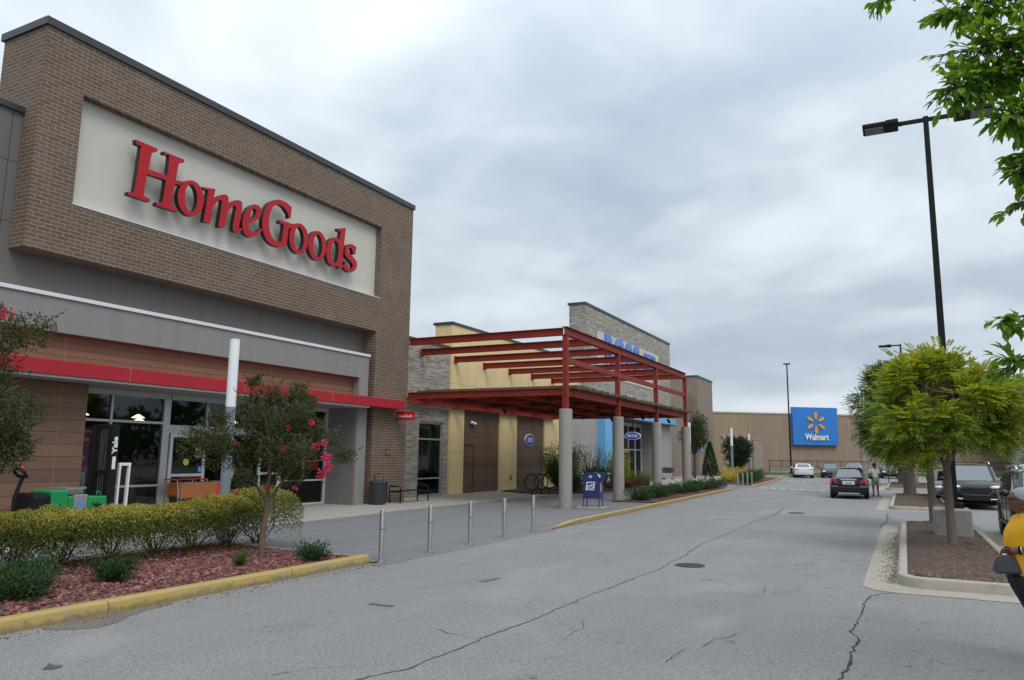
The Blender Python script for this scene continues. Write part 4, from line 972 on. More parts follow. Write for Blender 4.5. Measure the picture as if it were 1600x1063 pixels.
# ------------------------------------------------------------------ street furniture
def bollard(x, y, h=.9, r=.048):
    t = thing('bollard', '', 'bollard', (x, y, wz(x, y)))
    g = MB(); g.lathe((0, 0, 0), [(r, .01), (r, h-.03), (r*.9, h-.008), (r*.5, h)], 20); g.build('post', STEEL, t, smooth=35, world=False)
    g = MB(); g.lathe((0, 0, 0), [(r+.045, 0), (r+.045, .012), (r+.004, .014)], 20); g.build('base_plate', STEEL, t, smooth=35, world=False)
    g = MB(); g.lathe((0, 0, h*.62), [(r+.0015, 0), (r+.0015, .012)], 20); g.build('band', DGREY, t, world=False); return t
b0 = bollard(-8.36, 11.24)
LB = ['steel bollard beside the rounded end of the yellow kerb, nearest the camera', 'second steel bollard from the rounded bed end in the near row', 'middle steel bollard of the five in the near row', 'fourth steel bollard in the near row, second from the long yellow kerb', 'steel bollard next to where the long yellow kerb starts']
for i in range(5):
    o = b0 if i == 0 else dup(b0, (-8.36, 11.24+1.56*i, .02)); o['label'] = LB[i]; o['group'] = 'bollards in front of the brick store'
LB = ['far steel bollard standing at the end of the low green bed', 'second far steel bollard after the low green bed', 'third far steel bollard, next but one to the yellow shrubs', 'far steel bollard nearest the yellow shrub bed']
for i in range(4):
    o = dup(b0, (-9.46, 49.67+1.65*i, .02)); o['label'] = LB[i]; o['group'] = 'bollards at the far crossing'
def light_column(x, y, label, h=4.3):
    z = wz(x, y) if x > -30 else 0; t = thing('light_column', label, 'lamp post', (x, y, z), 0, 'glowing tube lamp posts on the walk')
    g = MB(); g.lathe((0, 0, 0), [(.105, 0), (.105, 2.8)], 24); g.build('post', GREYPAINT, t, smooth=35, world=False)
    g = MB(); g.lathe((0, 0, 0), [(.2, 0), (.2, .03), (.12, .032)], 24); g.build('base_plate', GREYPAINT, t, smooth=35, world=False)
    g = MB(); g.lathe((0, 0, 0), [(.104, 2.805), (.104, h-.03)], 24); g.build('lamp_tube', LAMPW, t, smooth=35, world=False)
    g = MB(); g.lathe((0, 0, 0), [(.108, h-.03), (.108, h)], 24); g.build('cap', GREYPAINT, t, world=False); return t
light_column(-12.72, 11.6, 'grey lamp post with white tube top rising behind the golden hedge')
light_column(-13.68, 54.45, 'grey lamp post with white tube top right beside the last pergola column')
light_column(-12.73, 64.7, 'grey lamp post with white tube top left of the dark magnolia')
light_column(-14.37, 82., 'grey lamp post with white tube top in front of the dark magnolia', 4.35)
# mailbox
def mailbox():
    x, y = -9.75, 25.2; z = wz(x, y); t = thing('mailbox', 'dark blue USPS collection mailbox with drive-up chute between pergola columns', 'mailbox', (x, y, z), rad(8))
    g = MB(); g.box(-.5, .42, -.38, .38, 0, .07); g.build('pad', CONC, t, world=False, bevel=.012)
    w, d = .29, .27   # half width along x, half depth along y
    prof = [(-w, .36), (w, .36), (w, .98)]+[(w*math.cos(rad(a)), .98+.27*math.sin(rad(a))) for a in range(10, 180, 10)]+[(-w, .98)]
    g = MB(); g.prism(prof, lambda a, b, c: (a, c, b), -d, d); g.build('body', NAVY, t, world=False, bevel=.012)
    arch = [(w*math.cos(rad(a)), .98+.27*math.sin(rad(a))) for a in range(0, 181, 12)]
    g = MB()
    for yy in (-d, d): g.tube([(-w, yy, .36), (-w, yy, .98)][:0]+[(a*1.005, yy, b*1.003) for a, b in arch], .012, 6)
    g.build('edge_bead', NAVY, t, world=False, smooth=True)
    g = MB(); pr = [(.10, 1.235), (.55, 1.235), (.585, 1.18), (.46, 1.13), (.285, .86), (.27, 1.05)]
    g.prism(pr, lambda a, b, c: (a, c, b), -.2, .2); g.build('chute', NAVY, t, world=False, bevel=.008)
    g = MB(); g.box(.44, .6, -.19, .19, 1.2, 1.215); g.build('chute_flap', M('pale_metal', (.6, .6, .6), .4, .5), t, world=False)
    for sx in (-1, 1):
        for sy in (-1, 1):
            g = MB(); g.box(sx*w-.03*(sx > 0), sx*w+.03*(sx < 0), sy*d-.03*(sy > 0), sy*d+.03*(sy < 0), .075, .37); g.box(sx*w-.055, sx*w+.055, sy*d-.045, sy*d+.045, .07, .082)
            g.build('leg', NAVY, t, world=False)
    def decal(nm, fn, W, H):
        g = MB(); sk = .12*W
        def q(a, b): return (a+sk*b/H, b)
        g.prism([q(-W, -H), q(W, -H), q(W, H), q(-W, H)], fn, 0, .003); o = g.build(nm, WHITE, t, world=False)
        g = MB()
        for pts in ([(-.86, -.28), (-.7, .78), (.8, .78), (.74, .45), (.1, .38), (-.35, .6), (-.05, .3), (.3, .16), (-.6, .12)], [(-.86, -.3), (.3, -.06), (.66, .3), (.76, .3), (.55, -.42), (-.3, -.42)], [(-.8, -.62), (.6, -.62), (.6, -.82), (-.8, -.82)][:0]):
            if pts: g.prism([q(a*W, b*H) for a, b in pts], fn, .003, .006)
        g.build('eagle_mark', NAVY, o, world=False)
        me = text('writing', 'USPS.COM', .05, [NAVY], o, fn(0, -.7*H, .004), (1, 0, 0) if nm == 'front_decal' else (0, 1, 0), extrude=.001, bold=.003, world=False)
    decal('front_decal', lambda a, b, c: (a-.03, -d-c, .78+b), .15, .14)
    decal('side_decal', lambda a, b, c: (w+c, a, .74+b), .1, .14)
    g = MB(); g.box(-.08, .03, -d-.004, -d, 1.06, 1.14); g.build('pickup_sticker', M('pale_aqua', (.3, .62, .65), .5), t, world=False)
    g = MB(); g.obox((.25, -.202, 1.13), (.13, .004, .085), Matrix.Rotation(rad(28), 3, 'Y')); g.build('notice_sticker', WHITE, t, world=False)
mailbox()
# bench and bin
def bench(x, y, z, label, L=1.9):
    t = thing('bench', label, 'bench', (x, y, z)); 
    g = MB()
    for i in range(6): g.box(-.22+.078*i, -.16+.078*i, -L/2+.04, L/2-.04, .44, .465)
    g.build('seat', BLACK, t, world=False)
    for yy in (-L/2+.03, L/2-.03):
        g = MB(); g.tube([(-.25, yy, 0), (-.25, yy, .3), (-.26, yy, .58), (-.22, yy, .64), (.16, yy, .64), (.24, yy, .6), (.25, yy, .45), (.25, yy, 0)], .026, 8); g.build('end_frame', BLACK, t, smooth=True, world=False)
        g = MB(); g.bar((-.24, yy, .43), (.24, yy, .43), .04); g.build('seat_bearer', BLACK, t, world=False)
    return t
bench(-16.9, 24.35, .075, 'backless black metal bench with curved arms against the brick pier')
t = thing('litter_bin', 'ribbed dark grey round litter bin standing by the brick pier', 'bin', (-17.0, 22.55, .075))
g = MB(); g.lathe((0, 0, 0), [(.26, .03), (.30, .1), (.31, .78), (.29, .80)], 36); g.build('body', DGREY, t, smooth=40, world=False)
g = MB()
for i in range(24): a = 2*PI*i/24; g.bar((.31*math.cos(a), .31*math.sin(a), .1), (.322*math.cos(a), .322*math.sin(a), .78), .03, .02)
stuff(g.build('rib', DGREY, t, world=False))
g = MB(); g.lathe((0, 0, 0), [(.33, .78), (.335, .83), (.30, .86), (.17, .87), (.16, .84)], 36, close=True); g.build('rim', DGREY, t, smooth=40, world=False)
g = MB(); g.tube([(.2, 0, .85), (.2, 0, 1.08), (0, 0, 1.13), (-.2, 0, 1.08), (-.2, 0, .85)], .015, 6); g.build('hoop', DGREY, t, smooth=True, world=False)
g = MB(); g.lathe((0, 0, 0), [(.27, 0), (.27, .035)], 30); g.build('foot', BLACK, t, world=False)
# bike hoops
for i, (x, y, l) in enumerate(((-15.35, 31.9, 'round black bike hoop nearest the brick pier'), (-15.4, 33.05, 'middle round black bike hoop of the three by the bushes'), (-15.5, 34.15, 'round black bike hoop half hidden by the tall bush'))):
    t = thing('bike_hoop', l, 'bike rack', (x, y, .07), rad(12), 'bike hoops on the walk')
    g = MB(); g.tube([(.33*math.cos(2*PI*k/28), 0, .6+.36*math.sin(2*PI*k/28)) for k in range(29)], .028, 8, False); g.build('ring', BLACK, t, smooth=True, world=False)
    g = MB(); g.cyl((0, 0, 0), .03, .25, 10); g.lathe((0, 0, 0), [(.09, 0), (.09, .015)], 14); g.build('post', BLACK, t, world=False)
# shopping carts by the entrance and by the far entrance
def cart(x, y, z, rz, label, group, panel):
    t = thing('shopping_cart', label, 'shopping cart', (x, y, z), rz, group)
    f = [(-.26, -.42), (.26, -.42), (.2, .42), (-.2, .42)]
    g = MB()
    for zz, k in ((.95, 1.), (.55, .86)):
        q = [(a*k, b*(k if b > 0 else 1), zz) for a, b in f]
        for a, b in zip(q, q[1:]+q[:1]): g.bar(a, b, .018)
    for a, b in f: g.bar((a, b, .95), (a*.86, b*(.86 if b > 0 else 1), .55), .018)
    for i in range(1, 12):
        yy = -.42+.84*i/12
        for s in (-1, 1):
            w = .26-.06*i/12; g.bar((s*w, yy, .95), (s*w*.86, yy*(.9), .55), .007)
        g.bar((-.2, yy*.9, .55), (.2, yy*.9, .55), .007)
    for i in range(1, 5):
        zz = .55+.1*i
        for s in (-1, 1): g.bar((s*(.225+.011*i), -.42, zz), (s*(.172+.009*i), .36+.015*i, zz), .007)
    g.build('basket', CHROME, t, world=False)
    g = MB()
    for s in (-1, 1): g.tube([(s*.24, -.5, 1.02), (s*.25, -.46, .6), (s*.24, -.42, .22), (s*.2, .4, .16)], .014, 6)
    g.bar((-.23, -.42, .22), (.23, -.42, .22), .02); g.build('frame', CHROME, t, world=False)
    g = MB(); g.tube([(-.27, -.5, 1.03), (.27, -.5, 1.03)], .022, 8); g.build('handle', REDPL, t, world=False)
    g = MB(); g.box(-.235, .235, -.455, -.44, .62, .92); g.build('seat_panel', panel, t, world=False)
    for s in (-1, 1):
        g = MB(); g.obox((s*.262, -.02, .73), (.006, .7, .42), Matrix.Rotation(rad(-4*s), 3, 'Z')); g.build('side_panel', panel, t, world=False)
        for yy in (-.4, .38): g = MB(); g.lathe((s*.22-.015, yy, .06), [(.06, 0), (.06, .03)], 12, 'X'); g.build('wheel', RUBBER, t, world=False)
for i, l in enumerate(('shopping cart nearest the left doorpost of the brick store, orange side panel', 'middle shopping cart of the row at the brick store entrance', 'shopping cart with red seat panel at the open entrance, right end of the row')):
    cart(-18.15, 15.15+.5*i, .09, 0, l, 'carts at the brick store entrance', CARTBROWN if i < 2 else REDPL)
cart(-17.9, 61.2, .09, rad(90), 'shopping cart by the grey wall of the far entrance', 'carts at the far entrance', DGREY); cart(-17.4, 61.9, .09, rad(90), 'shopping cart in front of the light grey pier of the far entrance', 'carts at the far entrance', DGREY)
bench(-16.6, 65.3, .09, 'far black bench beyond the blue canopy entrance', 1.6)
# pallet stacker
def stacker():
    x, y = -15.6, 9.98; t = thing('pallet_stacker', 'green and black electric pallet stacker parked by the plank wall', 'forklift', (x, y, wz(x, y)))
    def b(nm, mat, boxes, bev=.02, parent=None):
        g = MB()
        for q in boxes: g.box(*q)
        return g.build(nm, mat, parent or t, world=False, bevel=bev)
    t.scale = (1, .79, 1.03)
    b('motor_cover', BLACK, [(-.36, .36, -1.05, -.58, .12, .95)], .09)
    gb = b('green_hood', GREEN, [(-.37, .37, -.6, -.16, .1, 1.0), (-.37, .37, -.16, .0, .1, .88)], .03)
    text('writing', 'Yale', .24, [BLACK], gb, (.373, -.42, .52), (0, 0, 1), (0, -1, 0), extrude=.002, bold=.008, world=False)
    b('battery', M('battery_grey', (.26, .27, .29), .5), [(-.36, .36, .005, .38, .1, .9)], .015)
    b('battery_lid', M('lid_grey', (.15, .16, .165), .45), [(-.3, .32, -.2, .3, .885, 1.04)], .04)
    b('display', M('display_blue', (.12, .3, .6), .3), [(.362, .37, .1, .26, .6, .76)], .005)
    gf = b('green_front', GREEN, [(-.37, .37, .385, .9, .1, .86)], .03)
    g = MB(); g.prism([(.7, .86), (.9, .86), (1.0, .3), (.9, .1)], lambda a, c, d: (d, a, c), -.36, .36)
    g.build('green_skirt', GREEN, t, world=False)
    b('warning_label', M('label_yellow', (.65, .6, .08), .5), [(.372, .376, .5, .78, .38, .58)], .0)
    text('writing', 'Pallet', .12, [BLACK], gf, (.374, .64, .68), (0, 1, 0), extrude=.002, bold=.004, world=False)
    for yy in (.2, .72): g = MB(); g.tube([(.3, yy+.06*math.cos(rad(a)), .87+.08*math.sin(rad(a))) for a in range(0, 181, 20)], .015, 6); g.build('lifting_eye', GREEN, t, world=False)
    g = MB(); g.tube([(0, -1.02, .3), (0, -1.22, .5), (0, -1.25, .85), (0, -1.1, 1.25)], [.07, .06, .045, .045], 10); ti = g.build('tiller', BLACK, t, smooth=40, world=False)
    g = MB(); g.tube([(-.16, -1.2, 1.36), (-.14, -1.1, 1.27), (.14, -1.1, 1.27), (.16, -1.2, 1.36), (.1, -1.25, 1.42), (-.1, -1.25, 1.42), (-.16, -1.2, 1.36)], .035, 8); g.build('handle', BLACK, ti, smooth=40, world=False)
    g = MB(); g.sphere((0, -1.15, 1.42), (.07, .08, .05), 12, 8); g.build('red_button', REDPL, ti, smooth=True, world=False)
    for s in (-1, 1): b('mast_upright', BLACK, [(s*.29-.07, s*.29+.07, .92, 1.14, .08, 2.32)], .012)
    b('mast_inner', BLACK, [(-.215, -.15, .98, 1.12, .1, 2.26), (.15, .215, .98, 1.12, .1, 2.26), (-.215, .215, .96, 1.12, 2.26, 2.34), (-.215, .215, .96, 1.12, 1.3, 1.38), (-.215, .215, .96, 1.12, .15, .25), (-.16, .16, 1.02, 1.05, .25, 1.3)], .01)
    g = MB()
    for s in (-.08, 0, .08): g.tube([(s, 1.0, .2), (s, 1.0, 2.27)], .018, 6)
    g.build('lift_chain', DGREY, t, world=False)
    text('writing', 'Yale', .2, [WHITE], t, (.362, 1.03, 1.9), (0, 0, 1), (0, -1, 0), extrude=.002, bold=.008, world=False)
    b('mast_label', WHITE, [(.361, .364, .98, 1.08, 1.4, 1.66)], 0)
    g = MB()
    for yy in (1.27, 1.56): g.bar((.3, yy-.03, .05), (.3, yy, 1.5), .075, .05)
    g.bar((.3, 1.24, 1.5), (.3, 1.6, 1.5), .06, .06); g.build('load_backrest', WHITE, t, world=False)
    for s in (-1, 1): b('fork', M('fork_steel', (.25, .25, .25), .5, .6), [(s*.22-.08, s*.22+.08, 1.3, 2.3, .05, .11)], .01)
    for s in (-1, 1):
        for yy in (-.75, .6): g = MB(); g.lathe((s*.3-.04, yy, .07), [(.07, 0), (.07, .08)], 14, 'X'); g.build('wheel', RUBBER, t, world=False)
stacker()
# tall parking-lot lights
def lot_light(x, y, label, arms, zb=.8, h=10.8, block=True, rz=0.):
    t = thing('parking_light', label, 'street lamp', (x, y, 0), rz, 'tall parking lot lights')
    g = MB(); g.add([(sx*r, sy*r, z) for z, r in ((zb, .085), (h, .06)) for sx, sy in ((-1, -1), (1, -1), (1, 1), (-1, 1))], [(3, 2, 1, 0), (4, 5, 6, 7), (0, 1, 5, 4), (1, 2, 6, 5), (2, 3, 7, 6), (3, 0, 4, 7)]); g.build('pole', BLACK, t, world=False)
    g = MB(); g.box(-.2, .2, -.2, .2, zb, zb+.13); g.build('base_cover', BLACK, t, world=False, bevel=.01)
    for s in arms:
        g = MB(); g.bar((s*.05, 0, h-.08), (s*.55, 0, h-.08), .09); g.build('arm', BLACK, t, world=False)
        g = MB(); g.box(s*.52, s*.66, -.05, .05, h-.14, h-.02); g.box(s*.64, s*1.5, -.3, .3, h-.16, h-.04); g.box(s*.64, s*.95, -.26, .26, h-.18, h); hd = g.build('lamp_head', BLACK, t, world=False, bevel=.03)
        g = MB()
        for i in range(9): g.box(s*1.0, s*1.44, -.24+.056*i, -.22+.056*i, h-.18, h-.161)
        g.build('lens_louver', M('lens_grey', (.3, .3, .31), .3), hd, world=False)
    return t
lot_light(1.0, 21.5, 'tall black parking light with two flat heads above the near trees', (-1, 1), .78)
t = thing('light_base', 'stained concrete light base in the first tree island', 'concrete base', (.86, 21.2, 0))
g = MB(); g.box(.54, 1.32, 20.8, 21.9, .05, .78); g.build('block', BLOCKC, t, bevel=.04, segs=3)
lot_light(.2, 64.0, 'black parking light mostly hidden behind the far row of trees, only its flat head showing', (-1,), .75, 10.6)
t = thing('light_base', 'small concrete light base in the third island behind the trunks', 'concrete base', (.35, 63.9, 0)); g = MB(); g.box(-.05, .8, 63.4, 64.4, .05, .75); g.build('block', BLOCKC, t, bevel=.04)
lot_light(-11.05, 88.0, 'slim dark parking light standing in front of the superstore wall', (), .3, 12.3)
g = MB(); g.box(-11.4, -10.7, 87.85, 88.15, 12.2, 12.33); o = bpy.data.objects['parking_light.002']; g.build('lamp_head', BLACK, o)
# small signs
t = thing('sign_post', 'thin sign post with a small dark sign in front of the far island', 'sign', (-1.3, 72.0, 0)); g = MB(); g.cyl((-1.3, 72, 0), .04, 2.1, 10); g.build('post', DGREY, t); g = MB(); g.box(-1.5, -1.1, 71.93, 71.95, 1.75, 2.3); g.build('sign_board', DGREY, t)
t = thing('sign_post', 'small blue and white parking sign on a post beside the cone-shaped shrub', 'sign', (-16.75, 71.0, .1)); g = MB(); g.cyl((-16.75, 71, .05), .03, 2.6, 8); g.build('post', ALU, t); g = MB(); g.box(-16.98, -16.52, 70.94, 70.96, 2.3, 3.0); g.build('sign_board', M('pale_blue_sign', (.25, .33, .7), .4), t); g = MB(); g.box(-16.9, -16.6, 70.92, 70.935, 2.4, 2.62); g.build('sign_mark', WHITE, t)
t = thing('garden_chair', 'red slatted garden chair on the walk near the superstore', 'chair', (-15.9, 78.0, .1), rad(-60)); 
g = MB()
for i in range(5): g.box(-.25+.11*i, -.16+.11*i, -.25, .3, .34, .36)
g.build('seat', REDPL, t, world=False)
g = MB()
for i in range(5): g.bar((-.22+.11*i, .28, .3), (-.24+.12*i, .55, 1.0), .09, .02)
g.build('backrest', REDPL, t, world=False)
for s in (-1, 1):
    g = MB(); g.box(s*.32-.05, s*.32+.05, -.3, .3, .55, .58); g.build('armrest', REDPL, t, world=False)
    for yy in (-.25, .25): g = MB(); g.box(s*.3-.03, s*.3+.03, yy-.03, yy+.03, 0, .55); g.build('leg', REDPL, t, world=False)

# ------------------------------------------------------------------ plants
def frond(g, p, d, L, n, w, droop=.25):
    """a feather leaf: leaflets in pairs along a drooping rib"""
    d = d.normalized(); side = d.cross(Vector((0, 0, 1)))
    if side.length < .05: side = Vector((1, 0, 0))
    side.normalize(); b = len(g.v)
    for i in range(n):
        t = (i+.6)/n; c = p+d*L*t-Vector((0, 0, 1))*L*droop*t*t; ll = L*.40*(1-.35*abs(t-.45))
        for s in (-1, 1):
            q = (side*s*.85+d*.55+Vector((0, 0, -.16+U(-.15, .15)))).normalized(); m = d*w
            m = (d*.8+Vector((0, 0, U(-.5, .5)))).normalized()*w; k = len(g.v); g.v.extend([c-m*.3, c+q*ll*.4-m, c+q*ll, c+q*ll*.45+m]); g.f.append([k, k+1, k+2, k+3]); g.m.append(g.k)
def limb(g, a, b, r0, r1, wob=.08, n=5, seg=6):
    a = Vector(a); b = Vector(b); L = (b-a).length; P = []
    for i in range(n+1):
        t = i/n; P.append(a.lerp(b, t)+rvec()*wob*L*math.sin(PI*t)*.6)
    g.tube(P, [r0+(r1-r0)*i/n for i in range(n+1)], seg); return P
def pistache(x, y, z0, h_tr, R, H, label, mix, seed, nclump=46, fr=62, r_tr=.11, lean=(0, 0), group='feather-leaved trees in the parking islands', fl=.3, off=(0, 0), gm=None):
    """tree with feather leaves: trunk, forking limbs, clumped crown"""
    RND.seed(seed); t = thing('parking_tree', label, 'tree', (x, y, z0), 0, group)
    top = Vector((lean[0], lean[1], h_tr)); g = MB()
    g.tube([(0, 0, -.12), (0, 0, 0), (.01, 0, .12), (lean[0]*.5, lean[1]*.5, h_tr*.5), top], [r_tr*1.9, r_tr*1.5, r_tr*1.12, r_tr, r_tr*.85], 14)
    tips = []; cz = h_tr+H*.40; oc = Vector((off[0], off[1], 0))
    mains = []
    for i in range(6):
        a = 2*PI*i/6+U(-.3, .3); e = Vector((math.cos(a)*R*U(.4, .6), math.sin(a)*R*U(.4, .6), h_tr+H*U(.3, .6)))+oc*.7; mains.append(limb(g, top-Vector((0, 0, U(0, .25))), e, r_tr*.5, r_tr*.2))
    mains.append(limb(g, top, top+Vector((0, 0, H*.75))+oc*.5, r_tr*.6, r_tr*.18))
    f = MB(); lobes = []
    for i in range(22):
        a = i*2.4+U(-.3, .3); zz = -.7+1.6*((i*9+3) % 22)/21; q = math.sqrt(max(0, 1-min(1, abs(zz))**2)); lobes.append((Vector((math.cos(a)*q, math.sin(a)*q, zz)).normalized()*U(.62, .92), U(-.5, .5)))
    lobes += [(Vector((.35, .45, .3)), .2), (Vector((.5, -.1, .1)), .1)]
    for c in range(nclump):
        lc, lcol = lobes[c % 24]; v = lc+rvec()*U(.05, .36); u = min(1., v.length); v.normalize()
        sh = 1.0 if v.z > 0 else .78
        sh = 1.06-.42*max(0., v.z)**1.3-.12*max(0, -v.z)+.13*noise.noise(v*2.3+Vector((seed, 0, 0))); p = Vector((v.x*R*u*sh, v.y*R*u*sh, cz+v.z*H*.5*u))+oc*(1.2 if c % 3 == 0 else .7)
        rr = R*U(.16, .28); m = RND.choice(mains); q = m[RND.randint(2, len(m)-1)]
        limb(g, q, p, r_tr*.16, r_tr*.05, .1, 4, 5)
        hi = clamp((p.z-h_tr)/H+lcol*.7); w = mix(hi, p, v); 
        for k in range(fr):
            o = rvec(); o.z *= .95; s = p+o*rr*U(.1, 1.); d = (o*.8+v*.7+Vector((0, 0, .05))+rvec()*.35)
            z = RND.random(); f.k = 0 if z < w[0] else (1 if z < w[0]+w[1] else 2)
            frond(f, s, d, fl*U(.65, 1.2), 5, .012+fl*.05)
    g.build('trunk', TRUNK, t, smooth=60, world=False); f.build('crown', [gm or LB_GREEN, LB_YG, LB_OR], t, world=False, fix=False); return t
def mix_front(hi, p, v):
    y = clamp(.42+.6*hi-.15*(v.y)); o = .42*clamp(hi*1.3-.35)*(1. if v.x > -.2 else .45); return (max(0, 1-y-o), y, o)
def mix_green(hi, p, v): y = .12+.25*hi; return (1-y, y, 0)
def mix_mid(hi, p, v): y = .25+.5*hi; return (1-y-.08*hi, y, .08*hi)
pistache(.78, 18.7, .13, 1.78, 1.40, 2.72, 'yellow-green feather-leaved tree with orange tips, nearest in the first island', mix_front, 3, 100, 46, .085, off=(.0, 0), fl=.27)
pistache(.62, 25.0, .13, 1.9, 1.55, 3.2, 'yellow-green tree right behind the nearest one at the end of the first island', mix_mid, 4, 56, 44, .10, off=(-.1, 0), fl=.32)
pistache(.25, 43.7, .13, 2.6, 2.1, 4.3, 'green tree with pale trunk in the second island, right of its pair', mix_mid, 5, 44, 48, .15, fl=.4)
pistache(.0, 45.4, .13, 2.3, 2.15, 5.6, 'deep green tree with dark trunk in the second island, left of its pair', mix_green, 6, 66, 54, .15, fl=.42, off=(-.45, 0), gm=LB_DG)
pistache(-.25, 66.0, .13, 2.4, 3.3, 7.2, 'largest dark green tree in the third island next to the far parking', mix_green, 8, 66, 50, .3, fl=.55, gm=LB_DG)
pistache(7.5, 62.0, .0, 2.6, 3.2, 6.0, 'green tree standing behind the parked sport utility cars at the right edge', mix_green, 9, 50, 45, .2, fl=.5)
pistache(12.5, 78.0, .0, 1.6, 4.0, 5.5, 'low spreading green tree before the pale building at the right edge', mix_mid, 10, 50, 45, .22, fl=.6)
def leafball(f, c, R, n, L, W, up=.3, fill=.35):
    c = Vector(c)
    for _ in range(n):
        v = rvec(); u = fill+(1-fill)*RND.random()**.5; p = c+Vector((v.x*R[0], v.y*R[1], v.z*R[2]))*u
        d = v*.7+rvec()*.8+Vector((0, 0, up)); s = U(.7, 1.25); f.leaf(p, d, rvec()+Vector((0, 0, 1)), L*s, W*s)
# overhanging tree whose trunk stands just outside the frame
def near_tree():
    RND.seed(21); t = thing('broadleaf_tree', 'broad-leaved tree whose leafy branches hang into the top right corner', 'tree', (3.9, 7.4, 0))
    g = MB(); g.tube([(0, 0, 0), (0, 0, .2), (.02, .02, 1.6), (-.05, -.05, 3.0)], [.24, .18, .15, .14], 14)
    f = MB()
    def spray(path, n, sp, L=.088):
        P = [Vector(p)-Vector((3.9, 7.4, 0)) for p in path]; Q = limb(g, P[0], P[1], .035, .02, .04, 5, 6)
        for a, b in zip(P[1:], P[2:]): limb(g, a, b, .018, .008, .05, 4, 5)
        seg = list(zip(P[1:], P[2:]))
        for _ in range(n):
            a, b = RND.choice(seg); q = a.lerp(b, RND.random()); o = rvec(); o.z *= .8; e = q+o*sp*U(.25, 1.); e.z -= .03
            limb(g, q, e, .005, .003, .08, 2, 4)
            d0 = (e-q).normalized()
            for k in range(5):
                p = q.lerp(e, .35+.65*k/4); d = (d0+rvec()*.75+Vector((0, 0, -.25))).normalized(); f.leaf6(p, d, Vector((0, 0, 1))+rvec()*.5, L*U(.7, 1.2), L*.5*U(.8, 1.15), .12)
            f.leaf6(e, (d0+Vector((0, 0, -.3))), Vector((0, 0, 1))+rvec()*.3, L*U(.9, 1.25), L*.52, .12)
    T = (3.8, 7.35, 3.0)
    spray([T, (2.6, 7.1, 4.6), (1.6, 6.7, 5.0), (1.0, 6.5, 5.05), (.62, 6.45, 5.05)], 240, .42)
    spray([T, (2.4, 6.9, 4.3), (1.6, 6.6, 4.75), (1.05, 6.5, 4.85), (.62, 6.4, 4.75), (.5, 6.35, 4.74)], 190, .26)
    spray([T, (2.3, 6.8, 3.9), (1.5, 6.5, 4.5), (1.0, 6.4, 4.5), (.82, 6.3, 4.42)], 200, .25)
    spray([T, (2.2, 6.9, 3.9), (1.5, 6.6, 4.25), (1.02, 6.45, 4.2), (.86, 6.4, 4.0)], 150, .22)
    spray([T, (2.0, 6.8, 3.8), (1.4, 6.5, 4.0), (1.0, 6.45, 3.88), (.82, 6.4, 3.75)], 55, .15)
    spray([T, (2.2, 7., 5.3), (1.6, 6.7, 5.85), (.8, 6.55, 5.95), (.36, 6.5, 5.85), (.14, 6.45, 5.68), (.02, 6.42, 5.62)], 60, .17)
    spray([T, (2.2, 7., 5.0), (1.6, 6.7, 5.3), (1.2, 6.6, 5.5), (.7, 6.5, 5.45), (.5, 6.4, 5.4)], 130, .3)
    spray([T, (2.2, 6.9, 3.1), (1.6, 6.6, 3.1), (1.1, 6.5, 3.0), (.78, 6.45, 2.95), (.66, 6.4, 2.95)], 52, .18)
    spray([T, (2.1, 6.9, 2.9), (1.5, 6.6, 2.85), (1.1, 6.5, 2.75), (.78, 6.45, 2.66), (.72, 6.42, 2.56)], 46, .18)
    for c in range(26):
        v = rvec(); p = Vector((2.7+v.x*.9, 7.2+v.y*1.5, 4.7+v.z*1.2)); spray([T, tuple(p), tuple(p+rvec()*.5)], 40, .45, .1)
    g.build('trunk', TWIG, t, smooth=60, world=False); f.build('crown', LB_NEAR, t, world=False, fix=False)
near_tree()
# crape myrtles
def myrtle(x, y, z, label, trunk_h, clumps, flowers, seed, fork=((-.35, .05, 1.0), (.3, -.05, .95), (.05, .1, 1.1)), L=.05, per=440):
    RND.seed(seed); t = thing('myrtle_tree', label, 'tree', (x, y, z), 0, 'flowering myrtle trees')
    g = MB(); P = limb(g, (0, 0, -.1), (.06, 0, trunk_h), .055, .042, .03, 5, 8); top = P[-1]; ends = []
    for e in fork: ends.append(limb(g, top, top+Vector(e), .032, .014, .06, 5, 7))
    f = MB()
    for c, r in clumps:
        c = Vector(c); q = min((p for e in ends for p in e[1:]), key=lambda p: (p-c).length); limb(g, q, c, .012, .004, .08, 4, 5)
        for k in range(int(per*r/.25)):
            v = rvec(); p = c+Vector((v.x, v.y, v.z*.85))*r*(.25+.8*RND.random()**.6); d = v*.6+rvec()*.8+Vector((0, 0, .25)); f.leaf(p, d, rvec()+Vector((0, 0, .8)), L*U(.6, 1.25), L*.55*U(.7, 1.2))
        for k in range(7):
            v = rvec(); v.z = v.z*.5+.45; e = c+v*r*U(1.2, 1.9); limb(g, c+v*r*.3, e, .005, .0025, .05, 3, 4)
            for j in range(16): p = (c+v*r*.5).lerp(e, j/15); f.leaf(p, v*.4+rvec(), rvec(), L*U(.6, 1.1), L*.5)
    h = MB()
    for c, r, n in flowers:
        for k in range(n): v = rvec(); h.leaf(Vector(c)+v*r*U(.2, 1), rvec()+v, rvec(), .05*U(.6, 1.2), .045, .3)
    g.build('trunk', TRUNK2, t, smooth=60, world=False); f.build('crown', LB_DARK, t, world=False, fix=False); h.build('blossom', PETAL, t, world=False, fix=False)
